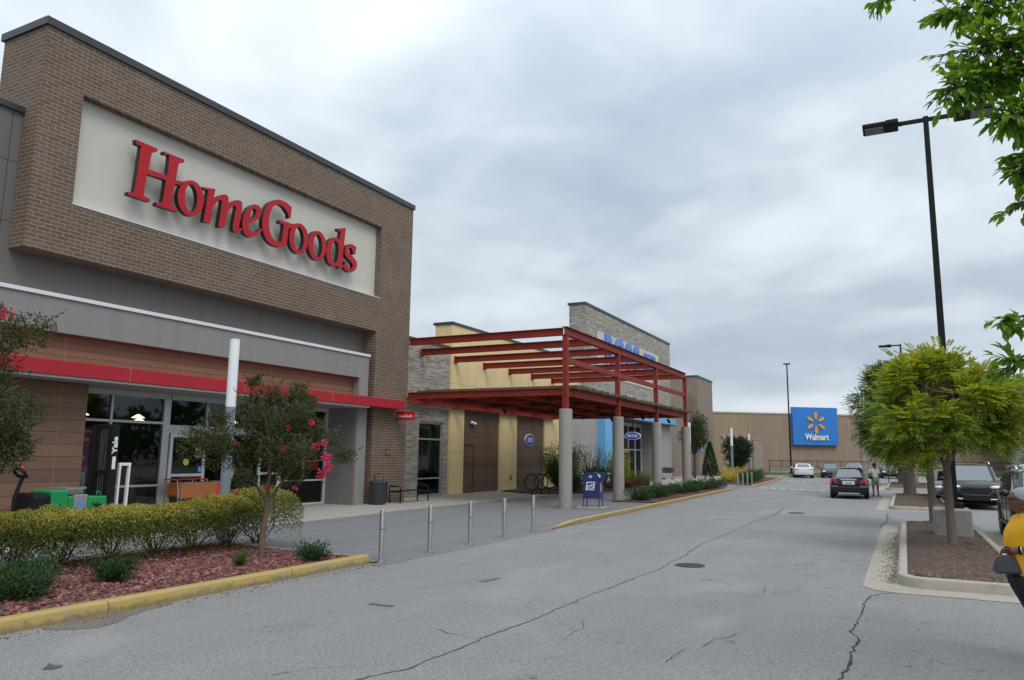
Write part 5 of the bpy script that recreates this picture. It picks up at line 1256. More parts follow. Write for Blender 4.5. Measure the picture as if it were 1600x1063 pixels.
# side-to-side direction of the crown as seen across the drive
def cl(n, seed, box, rr):
    RND.seed(seed); return [((U(*box[0]), U(*box[1]), U(*box[2])), U(*rr)) for _ in range(n)]
ux, uy = .85, .2
cm = []
for a, z, r in ((-1.2, 1.92, .28), (-.95, 2.1, .3), (-.75, 1.75, .3), (-.45, 2.0, .34), (-.3, 2.45, .3), (-.15, 2.8, .22), (-.5, 2.6, .2), (0, 2.2, .36), (.1, 1.7, .32), (-.2, 1.5, .26), (.35, 2.0, .34), (.3, 2.5, .27), (.2, 2.9, .14), (.45, 2.75, .18), (.7, 2.35, .26), (.75, 1.85, .32), (1.05, 2.0, .26), (1.25, 1.8, .22), (1.0, 2.5, .16), (.45, 1.45, .22), (1.4, 1.75, .15), (.75, 2.65, .15), (-.05, 3.0, .1), (-.85, 2.35, .14), (-1.35, 1.95, .14)):
    RND.seed(int(a*100+z*1000)); r *= 1.15; cm.append(((a*ux+U(-.1, .1), a*uy+U(-.45, .45), z), r))
for a, z, r in ((-.15, 1.75, .34), (.2, 1.95, .36), (-.05, 2.1, .34), (-.35, 1.75, .32), (.45, 1.75, .34), (.1, 2.4, .32), (.5, 2.25, .3), (-.6, 2.2, .28), (-.1, 1.35, .26), (.3, 1.4, .26), (-.9, 1.85, .28), (.9, 2.15, .26), (-.25, 2.25, .3), (.65, 1.6, .26), (.05, 2.7, .22), (.3, 2.65, .2), (-.55, 1.55, .24)): cm.append(((a*ux, a*uy+.35*math.sin(a*37+z*11), z), r*.8))
fm = []
for a, z, r, n in ((1.55, 1.72, .09, 60), (1.48, 1.45, .08, 50), (1.6, 1.55, .07, 40), (1.35, 1.9, .06, 30), (1.2, 2.3, .045, 18), (1.5, 1.95, .05, 22), (.62, 1.85, .05, 26), (.45, 1.65, .03, 12), (-.1, 3.0, .06, 26), (-.27, 3.02, .04, 14), (.3, 1.2, .04, 14), (-.35, 1.1, .03, 10), (-.42, 1.95, .03, 10), (.72, 2.2, .035, 14), (.95, 1.2, .03, 10)):
    fm.append(((a*ux, a*uy-.3, z), r, n))
myrtle(-9.92, 9.93, .12, 'dark-leaved myrtle tree with red flowers in the red rock bed', .95, cm, fm, 31, ((-.6, -.1, .75), (.62, .1, .7), (-.1, .05, 1.0), (.15, -.15, 1.15)))
cm = cl(34, 5, ((-.75, .75), (-.6, .6), (1.75, 3.3)), (.2, .36)); cm += [((-.1+.1*i, .25-.04*i, 3.35+.06*i), .16) for i in range(4)]
fm = [((.15, .3, 3.55), .12, 60), ((.3, .35, 3.5), .1, 40), ((-.1, .2, 3.4), .08, 30), ((.5, .5, 2.85), .04, 16), ((.2, .45, 2.9), .05, 16)]
myrtle(-10.45, 5.15, .12, 'dark-leaved myrtle tree cut off by the left edge of the picture', 1.2, cm, fm, 33, ((-.5, -.3, 1.2), (.5, .3, 1.2), (.1, .1, 1.7)), per=480)
# clipped golden hedge: one shrub after another
def hedge_shrub(x, y, label, w=.62, top=.93):
    w *= 1.12
    t = thing('hedge_shrub', label, 'shrub', (x, y, .1), 0, 'golden hedge shrubs behind the red rock')
    g = MB(); f = MB()
    for _ in range(15):
        a = U(0, 2*PI); e = Vector((math.cos(a)*w*U(.2, .95), math.sin(a)*w*U(.2, .8), U(.5, .85))); P = limb(g, (U(-.07, .07), U(-.07, .07), 0), e, .011, .004, .12, 5, 5)
        for k in range(4): q = P[RND.randint(2, 5)]; limb(g, q, q+rvec()*.2+Vector((0, 0, .1)), .005, .002, .1, 3, 4)
    for k_ in range(10500):
        a = U(0, 2*PI); rr = w*math.sqrt(RND.random())*1.12; zt = top+.11*noise.noise(Vector((x+math.cos(a)*rr*2.2, y*1.7+math.sin(a)*rr*2.2, 2)))-(.10 if w < .8 else .3)*(rr/w)**3
        z = zt-abs(RND.gauss(0, .21 if k_ % 2 else .42)); 
        if z < .3: z = U(.06, .8)
        p = Vector((math.cos(a)*rr, math.sin(a)*rr*.8, z)); hi = clamp((z-(top-.28))/.25); f.k = 0 if RND.random() < .1+.85*hi*clamp(.75+.9*noise.noise(p*2.2+Vector((x, y, 0)))) else 1
        f.leaf(p, rvec()+Vector((0, 0, .7)), rvec(), U(.024, .046), U(.015, .026))
    g.build('stem', TWIG, t, world=False); f.build('foliage', [LB_GOLD, LB_HEDGE], t, world=False, fix=False)
RND.seed(41)
HLY = 5.95
HL = ['golden hedge shrub at the left edge of the picture', 'golden hedge shrub in front of the black motor cover of the stacker', 'golden hedge shrub in front of the green stacker hood', 'golden hedge shrub in front of the dark stacker mast', 'golden hedge shrub below the wide left shop window', 'golden hedge shrub below the row of shopping carts', 'golden hedge shrub at the foot of the lamp post', 'loose open hedge shrub behind the myrtle trunk at the right end of the hedge']
for i, l in enumerate(HL): hedge_shrub(-11.75+.05*math.sin(i*2.), HLY+.82*i-(.12 if i == 7 else 0), l, .6 if i < 7 else .78, .90 if i < 6 else .98 if i < 7 else 1.12)
for i in range(2): hedge_shrub(-11.7, 4.5+.85*i, ('golden hedge shrub just beyond the left edge, outermost of the hedge', 'golden hedge shrub behind the trunk of the left myrtle')[i], .6, .92)
def low_shrub(x, y, z, R, H, label, mat, seed, L=.07, n=900, group=None, cat='shrub', name='low_shrub', arch=0.):
    RND.seed(seed); t = thing(name, label, cat, (x, y, z), 0, group); g = MB(); f = MB()
    n = int(n*1.9); L *= .74
    for k in range(max(10, n//60)):
        a = U(0, 2*PI); e = Vector((math.cos(a)*R*U(.35, 1.), math.sin(a)*R*U(.35, 1.), H*U(.35, 1.))); P = limb(g, (0, 0, 0), e, .01+.006*H, .003, .12, 5, 5)
        for j in range(60):
            p = P[RND.randint(1, 5)].lerp(P[RND.randint(2, 5)], RND.random())+rvec()*R*.17; f.leaf(p, (e.normalized()*.6+rvec()*.8+Vector((0, 0, .25-arch))), rvec(), L*U(.6, 1.3), L*.42)
    g.build('stem', TWIG, t, world=False); f.build('foliage', mat, t, world=False, fix=False); return t
low_shrub(-8.95, 10.1, .12, .34, .30, 'small feathery evergreen shrub at the rounded end of the red rock bed', LB_JUN, 1, .06, 900)
low_shrub(-9.85, 7.15, .12, .40, .34, 'round low evergreen shrub in front of the hedge, left of the myrtle', LB_JUN, 2, .06, 1300)
low_shrub(-9.5, 9.05, .12, .16, .26, 'small sparse sprig growing at the foot of the myrtle', LB_GREEN, 3, .06, 240)
low_shrub(-9.7, 5.75, .12, .55, .36, 'spreading evergreen shrub at the lower left corner', LB_JUN, 4, .065, 1700)
low_shrub(-10.4, 6.3, .12, .4, .38, 'evergreen shrub tucked under the left part of the hedge', LB_JUN, 5, .065, 1100)
low_shrub(-9.2, 4.6, .12, .45, .35, 'evergreen shrub cut off by the left edge near the kerb', LB_JUN, 6, .065, 1100)
# evergreen row beside the long kerb
LK = ['nearest low evergreen shrub by the second pergola column', 'low evergreen shrub second in the long kerb bed', 'low evergreen shrub third in the long kerb bed', 'low evergreen shrub fourth in the long kerb bed', 'low evergreen shrub before the third pergola column', 'low evergreen shrub just past the third pergola column', 'low evergreen shrub seventh in the long kerb bed', 'low evergreen shrub before the last pergola column', 'low evergreen shrub next to the last but one at the bed end', 'last low evergreen shrub of the long kerb bed, before the far bollards']
for i, l in enumerate(LK): low_shrub(-9.75-.03*i+.1*math.sin(i*1.7), 30.4+1.72*i, .14, .75, .5+.08*math.sin(i*2.3), l, LB_JUN, 60+i, .11, 760, 'low evergreens in the long kerb bed')
for i, (x, y, R, H, m, l) in enumerate(((-10.0, 56.0, .9, .75, LB_JUN, 'dark green shrub nearest in the far kerb bed'), (-10.2, 58.8, 1., .8, LB_JUN, 'dark green shrub second in the far kerb bed'), (-10.5, 62.0, 1., .8, LB_JUN, 'dark green shrub farther along the far kerb bed'), (-10.9, 65.5, 1.1, .85, LB_JUN, 'dark green shrub at the far end of the far kerb bed'), (-11.5, 57.0, .9, .9, LB_GOLD, 'yellow shrub at the near end of the far bed behind the bollards'), (-11.8, 60.2, 1., .95, LB_GOLD, 'yellow shrub in the middle of the far bed'), (-12.1, 63.6, 1., 1.0, LB_GOLD, 'yellow shrub at the back of the far bed'))): low_shrub(x, y, .13, R, H, l, m, 80+i, .15, 760, 'shrubs in the far kerb bed')
# planting before the store
low_shrub(-15.8, 36.2, .13, 1.25, 2.3, 'tall arching green bush behind the first pergola column', LB_GREEN, 91, .15, 3600, name='tall_bush', arch=.25)
low_shrub(-15.0, 38.6, .13, 1.2, 2.4, 'thin arching bush with hanging tips to the right of the first pergola column', LB_GREEN, 92, .10, 1500, name='tall_bush', arch=.35)
low_shrub(-14.7, 35.2, .13, .8, 1.1, 'dark green bush at the bike hoops', LB_JUN, 93, .13, 1000, name='tall_bush')
low_shrub(-15.4, 44.0, .13, 1.0, 2.0, 'yellow-green bush left of the hanging oval sign', LB_YG, 94, .14, 1500, name='tall_bush')
low_shrub(-14.6, 45.3, .13, .85, .95, 'rounded bright green shrub under the yellow-green bush', LB_GREEN, 95, .12, 1100)
for i, (x, y, l) in enumerate(((-14.2, 39.7, 'reddish flowering shrub seen past the mailbox chute'), (-14.0, 41.6, 'reddish flowering shrub between two pergola columns'), (-14.1, 43.3, 'reddish flowering shrub under the hanging oval sign'), (-14.4, 45.9, 'reddish flowering shrub at the far end of the store bed'))): low_shrub(x, y, .13, .75, .62, l, REDBUSH, 100+i, .1, 700, 'reddish shrubs in the store bed')
def grasses(x, y, label, seed):
    RND.seed(seed); t = thing('ornamental_grass', label, 'grass clump', (x, y, .13), 0, 'ornamental grass clumps before the grey wall'); f = MB()
    for _ in range(160): a = U(0, 2*PI); d = Vector((math.cos(a)*.25, math.sin(a)*.25, 1)); f.leaf(Vector((U(-.12, .12), U(-.12, .12), 0)), d, rvec(), U(.7, 1.3), .03)
    f.build('blades', LB_JUN, t, world=False, fix=False)
for i, l in enumerate(('grass clump next to the thin arching bush', 'middle grass clump before the grey wall', 'grass clump beside the blue fin')): grasses(-16.6, 42.8+1.9*i, l, 110+i)
def dense_tree(name, x, y, z, trunk, c, R, n, L, mat, label, seed, cone=False):
    RND.seed(seed); t = thing(name, label, 'tree' if trunk > .3 else 'shrub', (x, y, z)); g = MB(); g.tube([(0, 0, 0), (0, 0, trunk+c[2]*.6)], [.12, .05], 8); f = MB()
    if cone:
        for _ in range(n):
            h = RND.random()**1.4; r = R[0]*(1-h)**.75*(.55+.45*RND.random()**.4); a = U(0, 2*PI); p = Vector((math.cos(a)*r, math.sin(a)*r, .1+h*c[2])); f.leaf(p, Vector((math.cos(a)*.5, math.sin(a)*.5, .9))+rvec()*.4, rvec(), L*U(.7, 1.3), L*.5)
    else:
        for k in range(26):
            v = rvec(); q = Vector(c)+Vector((v.x*R[0], v.y*R[1], v.z*R[2]))*U(.3, .8); limb(g, (0, 0, trunk), q, .03, .008, .08, 4, 5); leafball(f, q, (R[0]*.42, R[1]*.42, R[2]*.36), n//26, L, L*.45)
    g.build('trunk', TWIG, t, world=False); f.build('crown', mat, t, world=False, fix=False)
dense_tree('small_tree', -16.4, 67.0, .09, 1.9, (0, 0, 3.9), (1.35, 1.35, 1.8), 5000, .17, LB_DARK, 'dark-leaved small tree behind the last pergola column', 121)
dense_tree('cone_shrub', -16.3, 72.5, .09, .1, (0, 0, 3.1), (.85, .85, 1), 2600, .16, LB_JUN, 'cone-shaped dense green shrub by the walk near the tan block building', 122, True)
dense_tree('magnolia_tree', -15.55, 80.5, .05, .6, (0, 0, 2.4), (1.75, 1.75, 2.0), 4500, .27, LB_EVER, 'dark glossy magnolia before the far tan wall', 123)

# ------------------------------------------------------------------ vehicles
def paint(name, c, rough=.22, metal=.0): return M(name, c, rough, metal, .05, 1, 0, 60, .3, .35)
LENS = M('lamp_lens', (.75, .77, .78), .12, .2, .1, 12); REDLENS = M('tail_lens', (.55, .02, .02), .15, 0, .15, 12, 0, 60, .8)
RIM = M('wheel_rim', (.42, .42, .43), .3, .9, .05); PLATE = M('plate_white', (.66, .68, .7), .5, 0, .1, 20); ARCHM = M('wheel_well', (.008, .008, .008), .9)
def car(label, loc, rz, kind, col, group=None, L=4.6, W=1.76, H=1.47, cat='car', extra=None, name='parked_car'):
    t = thing(name, label, cat, loc, rz, group); pm = paint('paint_'+col[0], col[1], col[2] if len(col) > 2 else .22, col[3] if len(col) > 3 else 0)
    suv = kind == 'suv'; kL, kW = L/4.6, W/1.76; hb = .97 if not suv else 1.12; gc = .2 if not suv else .26
    if not suv: st = [(-2.30, .70, .42, .74, .80), (-2.25, .80, .30, .90, .98), (-2.1, .85, .25, .96, 1.04), (-1.6, .875, gc, .96, 1.06), (-.6, .88, gc, .94, 1.02), (.6, .88, gc, .92, .99), (1.1, .875, gc, .90, .97), (1.6, .86, .22, .84, .91), (2.0, .82, .24, .74, .81), (2.2, .74, .28, .64, .70), (2.3, .60, .36, .54, .58)]
    else: st = [(-2.30, .76, .46, .95, 1.0), (-2.24, .83, .34, 1.06, 1.12), (-2.0, .87, .28, 1.1, 1.14), (-1.2, .88, gc, 1.1, 1.14), (.2, .88, gc, 1.08, 1.14), (1.05, .88, gc, 1.06, 1.14), (1.5, .87, .28, 1.04, 1.11), (1.95, .85, .30, .98, 1.05), (2.2, .79, .34, .86, .92), (2.3, .68, .42, .7, .74)]
    g = MB(); rows = []
    for y, w, zb, zs, zt in st:
        y *= kL; w *= kW
        h = [(0, zb), (w*.8, zb), (w*.96, zb+.07), (w, zb+.22), (w*1.003, (zb+zs)*.56), (w*.985, zs-.06), (w*.93, zs), (w*.6, zs+(zt-zs)*.8), (0, zt)]
        rows.append([(x, y, z) for x, z in h]+[(-x, y, z) for x, z in h[-2:0:-1]])
    k = len(rows[0]); b = g.add([v for r in rows for v in r], [])
    for i in range(len(rows)-1):
        for j in range(k): a = b+i*k+j; c = b+i*k+(j+1) % k; g.f.append([a, c, c+k, a+k]); g.m.append(0)
    g.f.append([b+j for j in range(k)]); g.m.append(0); g.f.append([b+(len(rows)-1)*k+j for j in range(k)]); g.m.append(0)
    # cabin
    zb = (.93 if not suv else 1.08)
    if not suv: yb = (-1.72, 1.12); yr = (-.95, .22)
    else: yb = (-2.14, 1.12); yr = (-1.86, .35)
    yb = [v*kL for v in yb]; yr = [v*kL for v in yr]; wb, wr = .81*kW, .645*kW if not suv else .68*kW
    nS = 8; rows = []
    for i in range(nS+1):
        u = i/nS; y0 = yb[0]+(yb[1]-yb[0])*u; y1 = yr[0]+(yr[1]-yr[0])*u; e = 1-.1*(abs(2*u-1)**4); cr = .05*(1-(2*u-1)**2)
        y_ = lambda s: y0+(y1-y0)*s
        h = [(wb*e, y0, zb), ((wb+(wr-wb)*.55)*e+.015, y_(.55), zb+(H-.03-zb)*.55), (wr*e, y_(.94), zb+(H-.03-zb)*.93), (wr*e*.85, y1, H-.03+cr*.6), (wr*e*.45, y1, H-.015+cr*.5)]
        m = [(0, y1, H-.01+cr*.45)]
        rows.append([p for p in h]+m+[(-x, y, z) for x, y, z in h[::-1]])
    k = len(rows[0]); b = g.add([v for r in rows for v in r], [])
    for i in range(nS):
        for j in range(k-1): a = b+i*k+j; g.f.append([a, a+1, a+k+1, a+k]); g.m.append(0)
    for i in (0, nS):
        for j in range(k//2): a = b+i*k+j; c = b+i*k+k-1-j; g.f.append([a, a+1, c-1, c] if j+1 < k-2-j else [a, a+1, c]); g.m.append(0)
    body = g.build('body', pm, t, world=False, smooth=42)
    # panes laid 8 mm proud of the cabin
    def bil(A, B, C_, D, u, v): return A.lerp(B, u).lerp(D.lerp(C_, u), v)
    def glass(nm, A, B, C_, D, r, off=.012):
        A, B, C_, D = map(Vector, (A, B, C_, D)); n = (B-A).cross(D-A).normalized(); q = [bil(A, B, C_, D, u, v)+n*off for u, v in r]
        g = MB(); m = len(q); g.add([p for p in q]+[p-n*.05 for p in q], [list(range(m))]+[[i, m+i, m+(i+1) % m, (i+1) % m] for i in range(m)]); return g.build(nm, CARG, t, world=False)
    top = H-.045; e0 = .9
    glass('windscreen', (wb*e0, yb[1], zb), (-wb*e0, yb[1], zb), (-wr*e0, yr[1], top), (wr*e0, yr[1], top), [(.06, .04), (.5, .02), (.94, .04), (.93, .93), (.07, .93)], .016)
    glass('rear_window', (-wb*e0, yb[0], zb), (wb*e0, yb[0], zb), (wr*e0, yr[0], top), (-wr*e0, yr[0], top), [(.07, .10), (.93, .10), (.90, .9), (.10, .9)], .016)
    for s in (1, -1):
        A = (s*wb, yb[0], zb); B = (s*wb, yb[1], zb); C_ = (s*wr, yr[1], top); D = (s*wr, yr[0], top)
        rr = [[(.30, .12), (.54, .10), (.55, .88), (.22, .88)], [(.57, .10), (.90, .10), (.90, .16), (.84, .88), (.58, .88)]] if not suv else [[(.05, .14), (.25, .12), (.25, .86), (.1, .86)], [(.275, .12), (.55, .10), (.55, .88), (.275, .87)], [(.575, .10), (.89, .10), (.89, .16), (.84, .88), (.58, .88)]]
        for r in rr:
            if s > 0: glass('side_window', A, B, C_, D, r, .022)
            else:
                A2, B2, C2, D2 = B, A, D, C_; glass('side_window', A2, B2, C2, D2, [(1-u, v) for u, v in r][::-1], .022)
        g = MB(); g.sphere((s*(wb+.17), yb[1]-.22*kL, zb+.08), (.11, .07, .085), 12, 8); g.bar((s*(wb-.02), yb[1]-.22*kL, zb+.03), (s*(wb+.12), yb[1]-.2*kL, zb+.05), .04); g.build('mirror', pm, t, world=False, smooth=50)
        g = MB()
        for yy in (-.28, .5): g.box(s*(.885*kW), s*(.905*kW), (yy-.09)*kL, (yy+.09)*kL, zb-.16, zb-.13)
        g.build('door_handle', CHROME if suv else pm, t, world=False, bevel=.008)
        g = MB()
        for yy in (-.62, .12, .92): g.box(s*.872*kW, s*(.887*kW), yy*kL-.004, yy*kL+.004, .38, zb-.05)
        g.build('door_gap', ARCHM, t, world=False)
    rw = .33 if not suv else .385
    for yy in (-1.38*kL, 1.42*kL):
        for s in (1, -1):
            x = s*(W/2)
            g = MB(); g.lathe((x-s*.155, yy, rw+.02), [(rw*1.17, s*.01), (rw*1.17, s*.165)], 28, 'X'); g.build('wheel_arch', ARCHM, t, world=False)
            g = MB(); g.lathe((x-s*.21, yy, rw), [(rw*.62, 0), (rw*.93, s*.005), (rw, s*.04), (rw, s*.18), (rw*.95, s*.215), (rw*.66, s*.225)], 28, 'X', True); wh = g.build('tyre', RUBBER, t, world=False, smooth=45); wh.name = 'wheel'
            g = MB(); g.lathe((x-s*.02, yy, rw), [(rw*.66, 0), (rw*.66, s*.02), (rw*.58, s*.012), (rw*.56, -s*.06)], 28, 'X', True)
            for q in range(5):
                a = 2*PI*q/5; g.bar((x-s*.01, yy+math.cos(a)*.05, rw+math.sin(a)*.05), (x-s*.01, yy+math.cos(a)*rw*.62, rw+math.sin(a)*rw*.62), .06, .03)
            g.cyl((x-s*.03, yy, rw), rw*.2, s*.04, 14, 'X'); g.build('rim', RIM, wh, world=False, smooth=45)
    # lamps, bumpers, grille, plates
    zl = .68 if not suv else .9
    for s in (1, -1):
        g = MB(); g.sphere((s*.63*kW, 2.13*kL if not suv else 2.17*kL, zl-.02), (.2*kW, .17, .085 if not suv else .075), 14, 8); g.build('headlight', LENS, t, world=False, smooth=True)
        g = MB()
        if kind == 'versa':
            g.prism([(.50, .72), (.84, .70), (.865, .82), (.80, .99), (.70, 1.02)], lambda a, b_, c: (s*a*kW, (-2.315+(.06 if a > .78 else 0)+c)*kL+max(0, b_-.85)*.25, b_), 0, .14)
        elif suv: g.box(s*.60*kW, s*.80*kW, -2.29*kL, -2.2*kL, .85, 1.2)
        else: g.box(s*.42*kW, s*.80*kW, -2.285*kL, -2.1*kL, .80, .88)
        g.build('taillight', REDLENS if kind != 'coupe' else DGREY, t, world=False, bevel=.02)
    g = MB(); g.box(-.27, .27, -2.315*kL, -2.29*kL, .52 if kind != 'versa' else .70, .66 if kind != 'versa' else .86); g.build('number_plate', PLATE, t, world=False)
    g = MB(); g.box(-.62*kW, .62*kW, 2.24*kL, 2.315*kL, .36, .46); g.build('air_intake', ARCHM, t, world=False, bevel=.02)
    zg = .6 if not suv else .72; hg = .055 if not suv else .15
    g = MB(); out = [(-.5, hg*.2), (-.4, hg), (.4, hg), (.5, hg*.2), (.36, -hg), (-.36, -hg)]
    g.prism([(a*kW*1.05, b_) for a, b_ in out], lambda a, b_, c: (a, 2.24*kL+c+(.05 if suv else .06), zg+b_), 0, .03*kL); gr = g.build('grille', ARCHM, t, world=False)
    g = MB(); n = len(out); o3 = [Vector((a*kW*1.05, 2.27*kL+(.05 if suv else .06), zg+b_)) for a, b_ in out]
    for i in range(n): g.bar(o3[i], o3[(i+1) % n], .022)
    for q in ((-.5, 0., .5) if suv else (0.,)): g.bar((-.42*kW, 2.28*kL+.05, zg+q*hg*1.3), (.42*kW, 2.28*kL+.05, zg+q*hg*1.3), .018)
    g.build('grille_trim', CHROME, gr, world=False)
    g = MB(); g.box(-.72*kW, .72*kW, -2.29*kL, -2.0*kL, .235, .33); g.build('rear_valance', ARCHM, t, world=False, bevel=.02)
    g = MB(); g.box(-.74*kW, .74*kW, -1.9*kL, 1.9*kL, .2, .27); g.build('underbody', ARCHM, t, world=False)
    if extra: extra(t, pm, kL, kW, zb, wr, H)
    return t
def versa_x(t, pm, kL, kW, zb, wr, H):
    g = MB(); g.box(-.36, .36, -2.32*kL, -2.27*kL, .90, .945); g.build('boot_trim', CHROME, t, world=False, bevel=.01)
    g = MB(); g.lathe((0, -2.29*kL, 1.0), [(.03, 0), (.03, .012), (.05, .012), (.05, 0)], 16, 'Y', True); g.box(-.06, .06, -2.295*kL, -2.28*kL, .992, 1.008); g.build('badge', CHROME, t, world=False)
    for s in (-1, 1):
        g = MB(); g.box(s*.52*kW, s*.86*kW, -2.335*kL, -2.2*kL, .60, .625); g.build('bumper_strip', CHROME, t, world=False)
    g = MB(); g.box(-.86*kW, .86*kW, -2.33*kL, -2.05*kL, .32, .60); g.build('bumper', pm, t, world=False, bevel=.05)
    g = MB(); g.box(-.48, .48, -2.34*kL, -2.3*kL, .255, .30); g.build('exhaust_trim', M('pale_metal', (.6, .6, .6)), t, world=False)
    g = MB(); g.bar((.0, -.8, H), (.0, -.95, H+.22), .012); g.build('aerial', BLACK, t, world=False)
    g = MB(); g.box(-.16, .16, -2.322*kL, -2.316*kL, .745, .80); g.build('plate_mark', M('plate_text_blue', (.2, .25, .42), .5, 0, .7, 90), t, world=False)
def rails_x(t, pm, kL, kW, zb, wr, H):
    for s in (-1, 1): g = MB(); g.tube([(s*wr*.92, -1.7*kL, H-.02), (s*wr*.92, -1.6*kL, H+.07), (s*wr*.92, .05*kL, H+.08), (s*wr*.92, .22*kL, H-.01)], .024, 8); g.build('roof_rail', CHROME, t, world=False, smooth=True)
    for s in (-1, 1):
        g = MB(); g.lathe((s*.66*kW, 2.24*kL, .52), [(.0, .05), (.06, .05), (.07, 0)], 14, 'Y'); g.build('fog_light', LENS, t, world=False)
        g = MB(); g.tube([(s*.42*kW, 2.335*kL, .42), (s*.66*kW, 2.31*kL, .43), (s*.76*kW, 2.27*kL, .54)], .022, 6); g.build('bumper_trim', CHROME, t, world=False)
        g = MB(); g.box(s*.885*kW, s*.905*kW, -1.0*kL, 1.0*kL, .36, .44); g.build('sill_trim', DGREY, t, world=False, bevel=.01)
BLK = ('black', (.008, .008, .009)); WHT = ('white', (.72, .72, .72)); SLV = ('silver', (.36, .35, .34), .3, .5); DKG = ('dark_grey', (.035, .04, .048)); DKB = ('dark_blue', (.02, .025, .032)); BRZ = ('bronze_black', (.022, .021, .021))
car('black saloon car with chrome boot strip driving away up the lane', (-2.58, 42.95, 0), rad(2), 'versa', BLK, None, 4.45, 1.72, 1.5, extra=versa_x, name='moving_car')
car('white coupe parked with its tail towards the camera by the far crossing', (-9.3, 82.9, 0), rad(9), 'coupe', WHT, None, 4.7, 1.86, 1.42)
car('dark grey hatchback facing the camera at the far kerb', (-6.85, 84.6, 0), rad(186), 'sedan', DKG, None, 4.3, 1.75, 1.5)
car('pale silver car at the far wall, only its roof showing over the black saloon', (-4.9, 90.0, 0), rad(185), 'sedan', SLV, None, 4.5, 1.78, 1.5)
car('dark blue saloon facing the camera under the far trees', (-1.45, 88.4, 0), rad(184), 'sedan', DKB, None, 4.6, 1.8, 1.46)
car('black sport utility car with wide chrome grille facing the camera', (2.42, 37.9, 0), rad(180), 'suv', BLK, None, 5.1, 1.98, 1.78, extra=rails_x)
car('silver car half hidden behind the tree trunk and the chrome-grilled black car', (1.95, 43.3, 0), rad(181), 'sedan', SLV, None, 4.7, 1.8, 1.45)
car('dark bronze sport utility car with roof rails, cut off by the right edge', (3.12, 22.7, 0), rad(180), 'suv', BRZ, None, 4.65, 1.92, 1.72, extra=rails_x)
car('white sport utility car with only its roof corner showing behind the black one', (5.75, 44.0, 0), rad(180), 'suv', WHT, None, 4.8, 1.9, 1.78)

# wood beyond the far side of the lot (mirrored in the shop windows)
RND.seed(300); g = MB()
for i in range(60):
    c = Vector((U(44, 60), -20+2.6*i, U(2, 7)))
    for _ in range(150): v = rvec(); g.leaf(c+Vector((v.x*3.2, v.y*3.4, v.z*3.4))*U(.4, 1), rvec(), rvec(), 1.1, .8)
stuff(g.build('far_trees', LB_DG, fix=False))

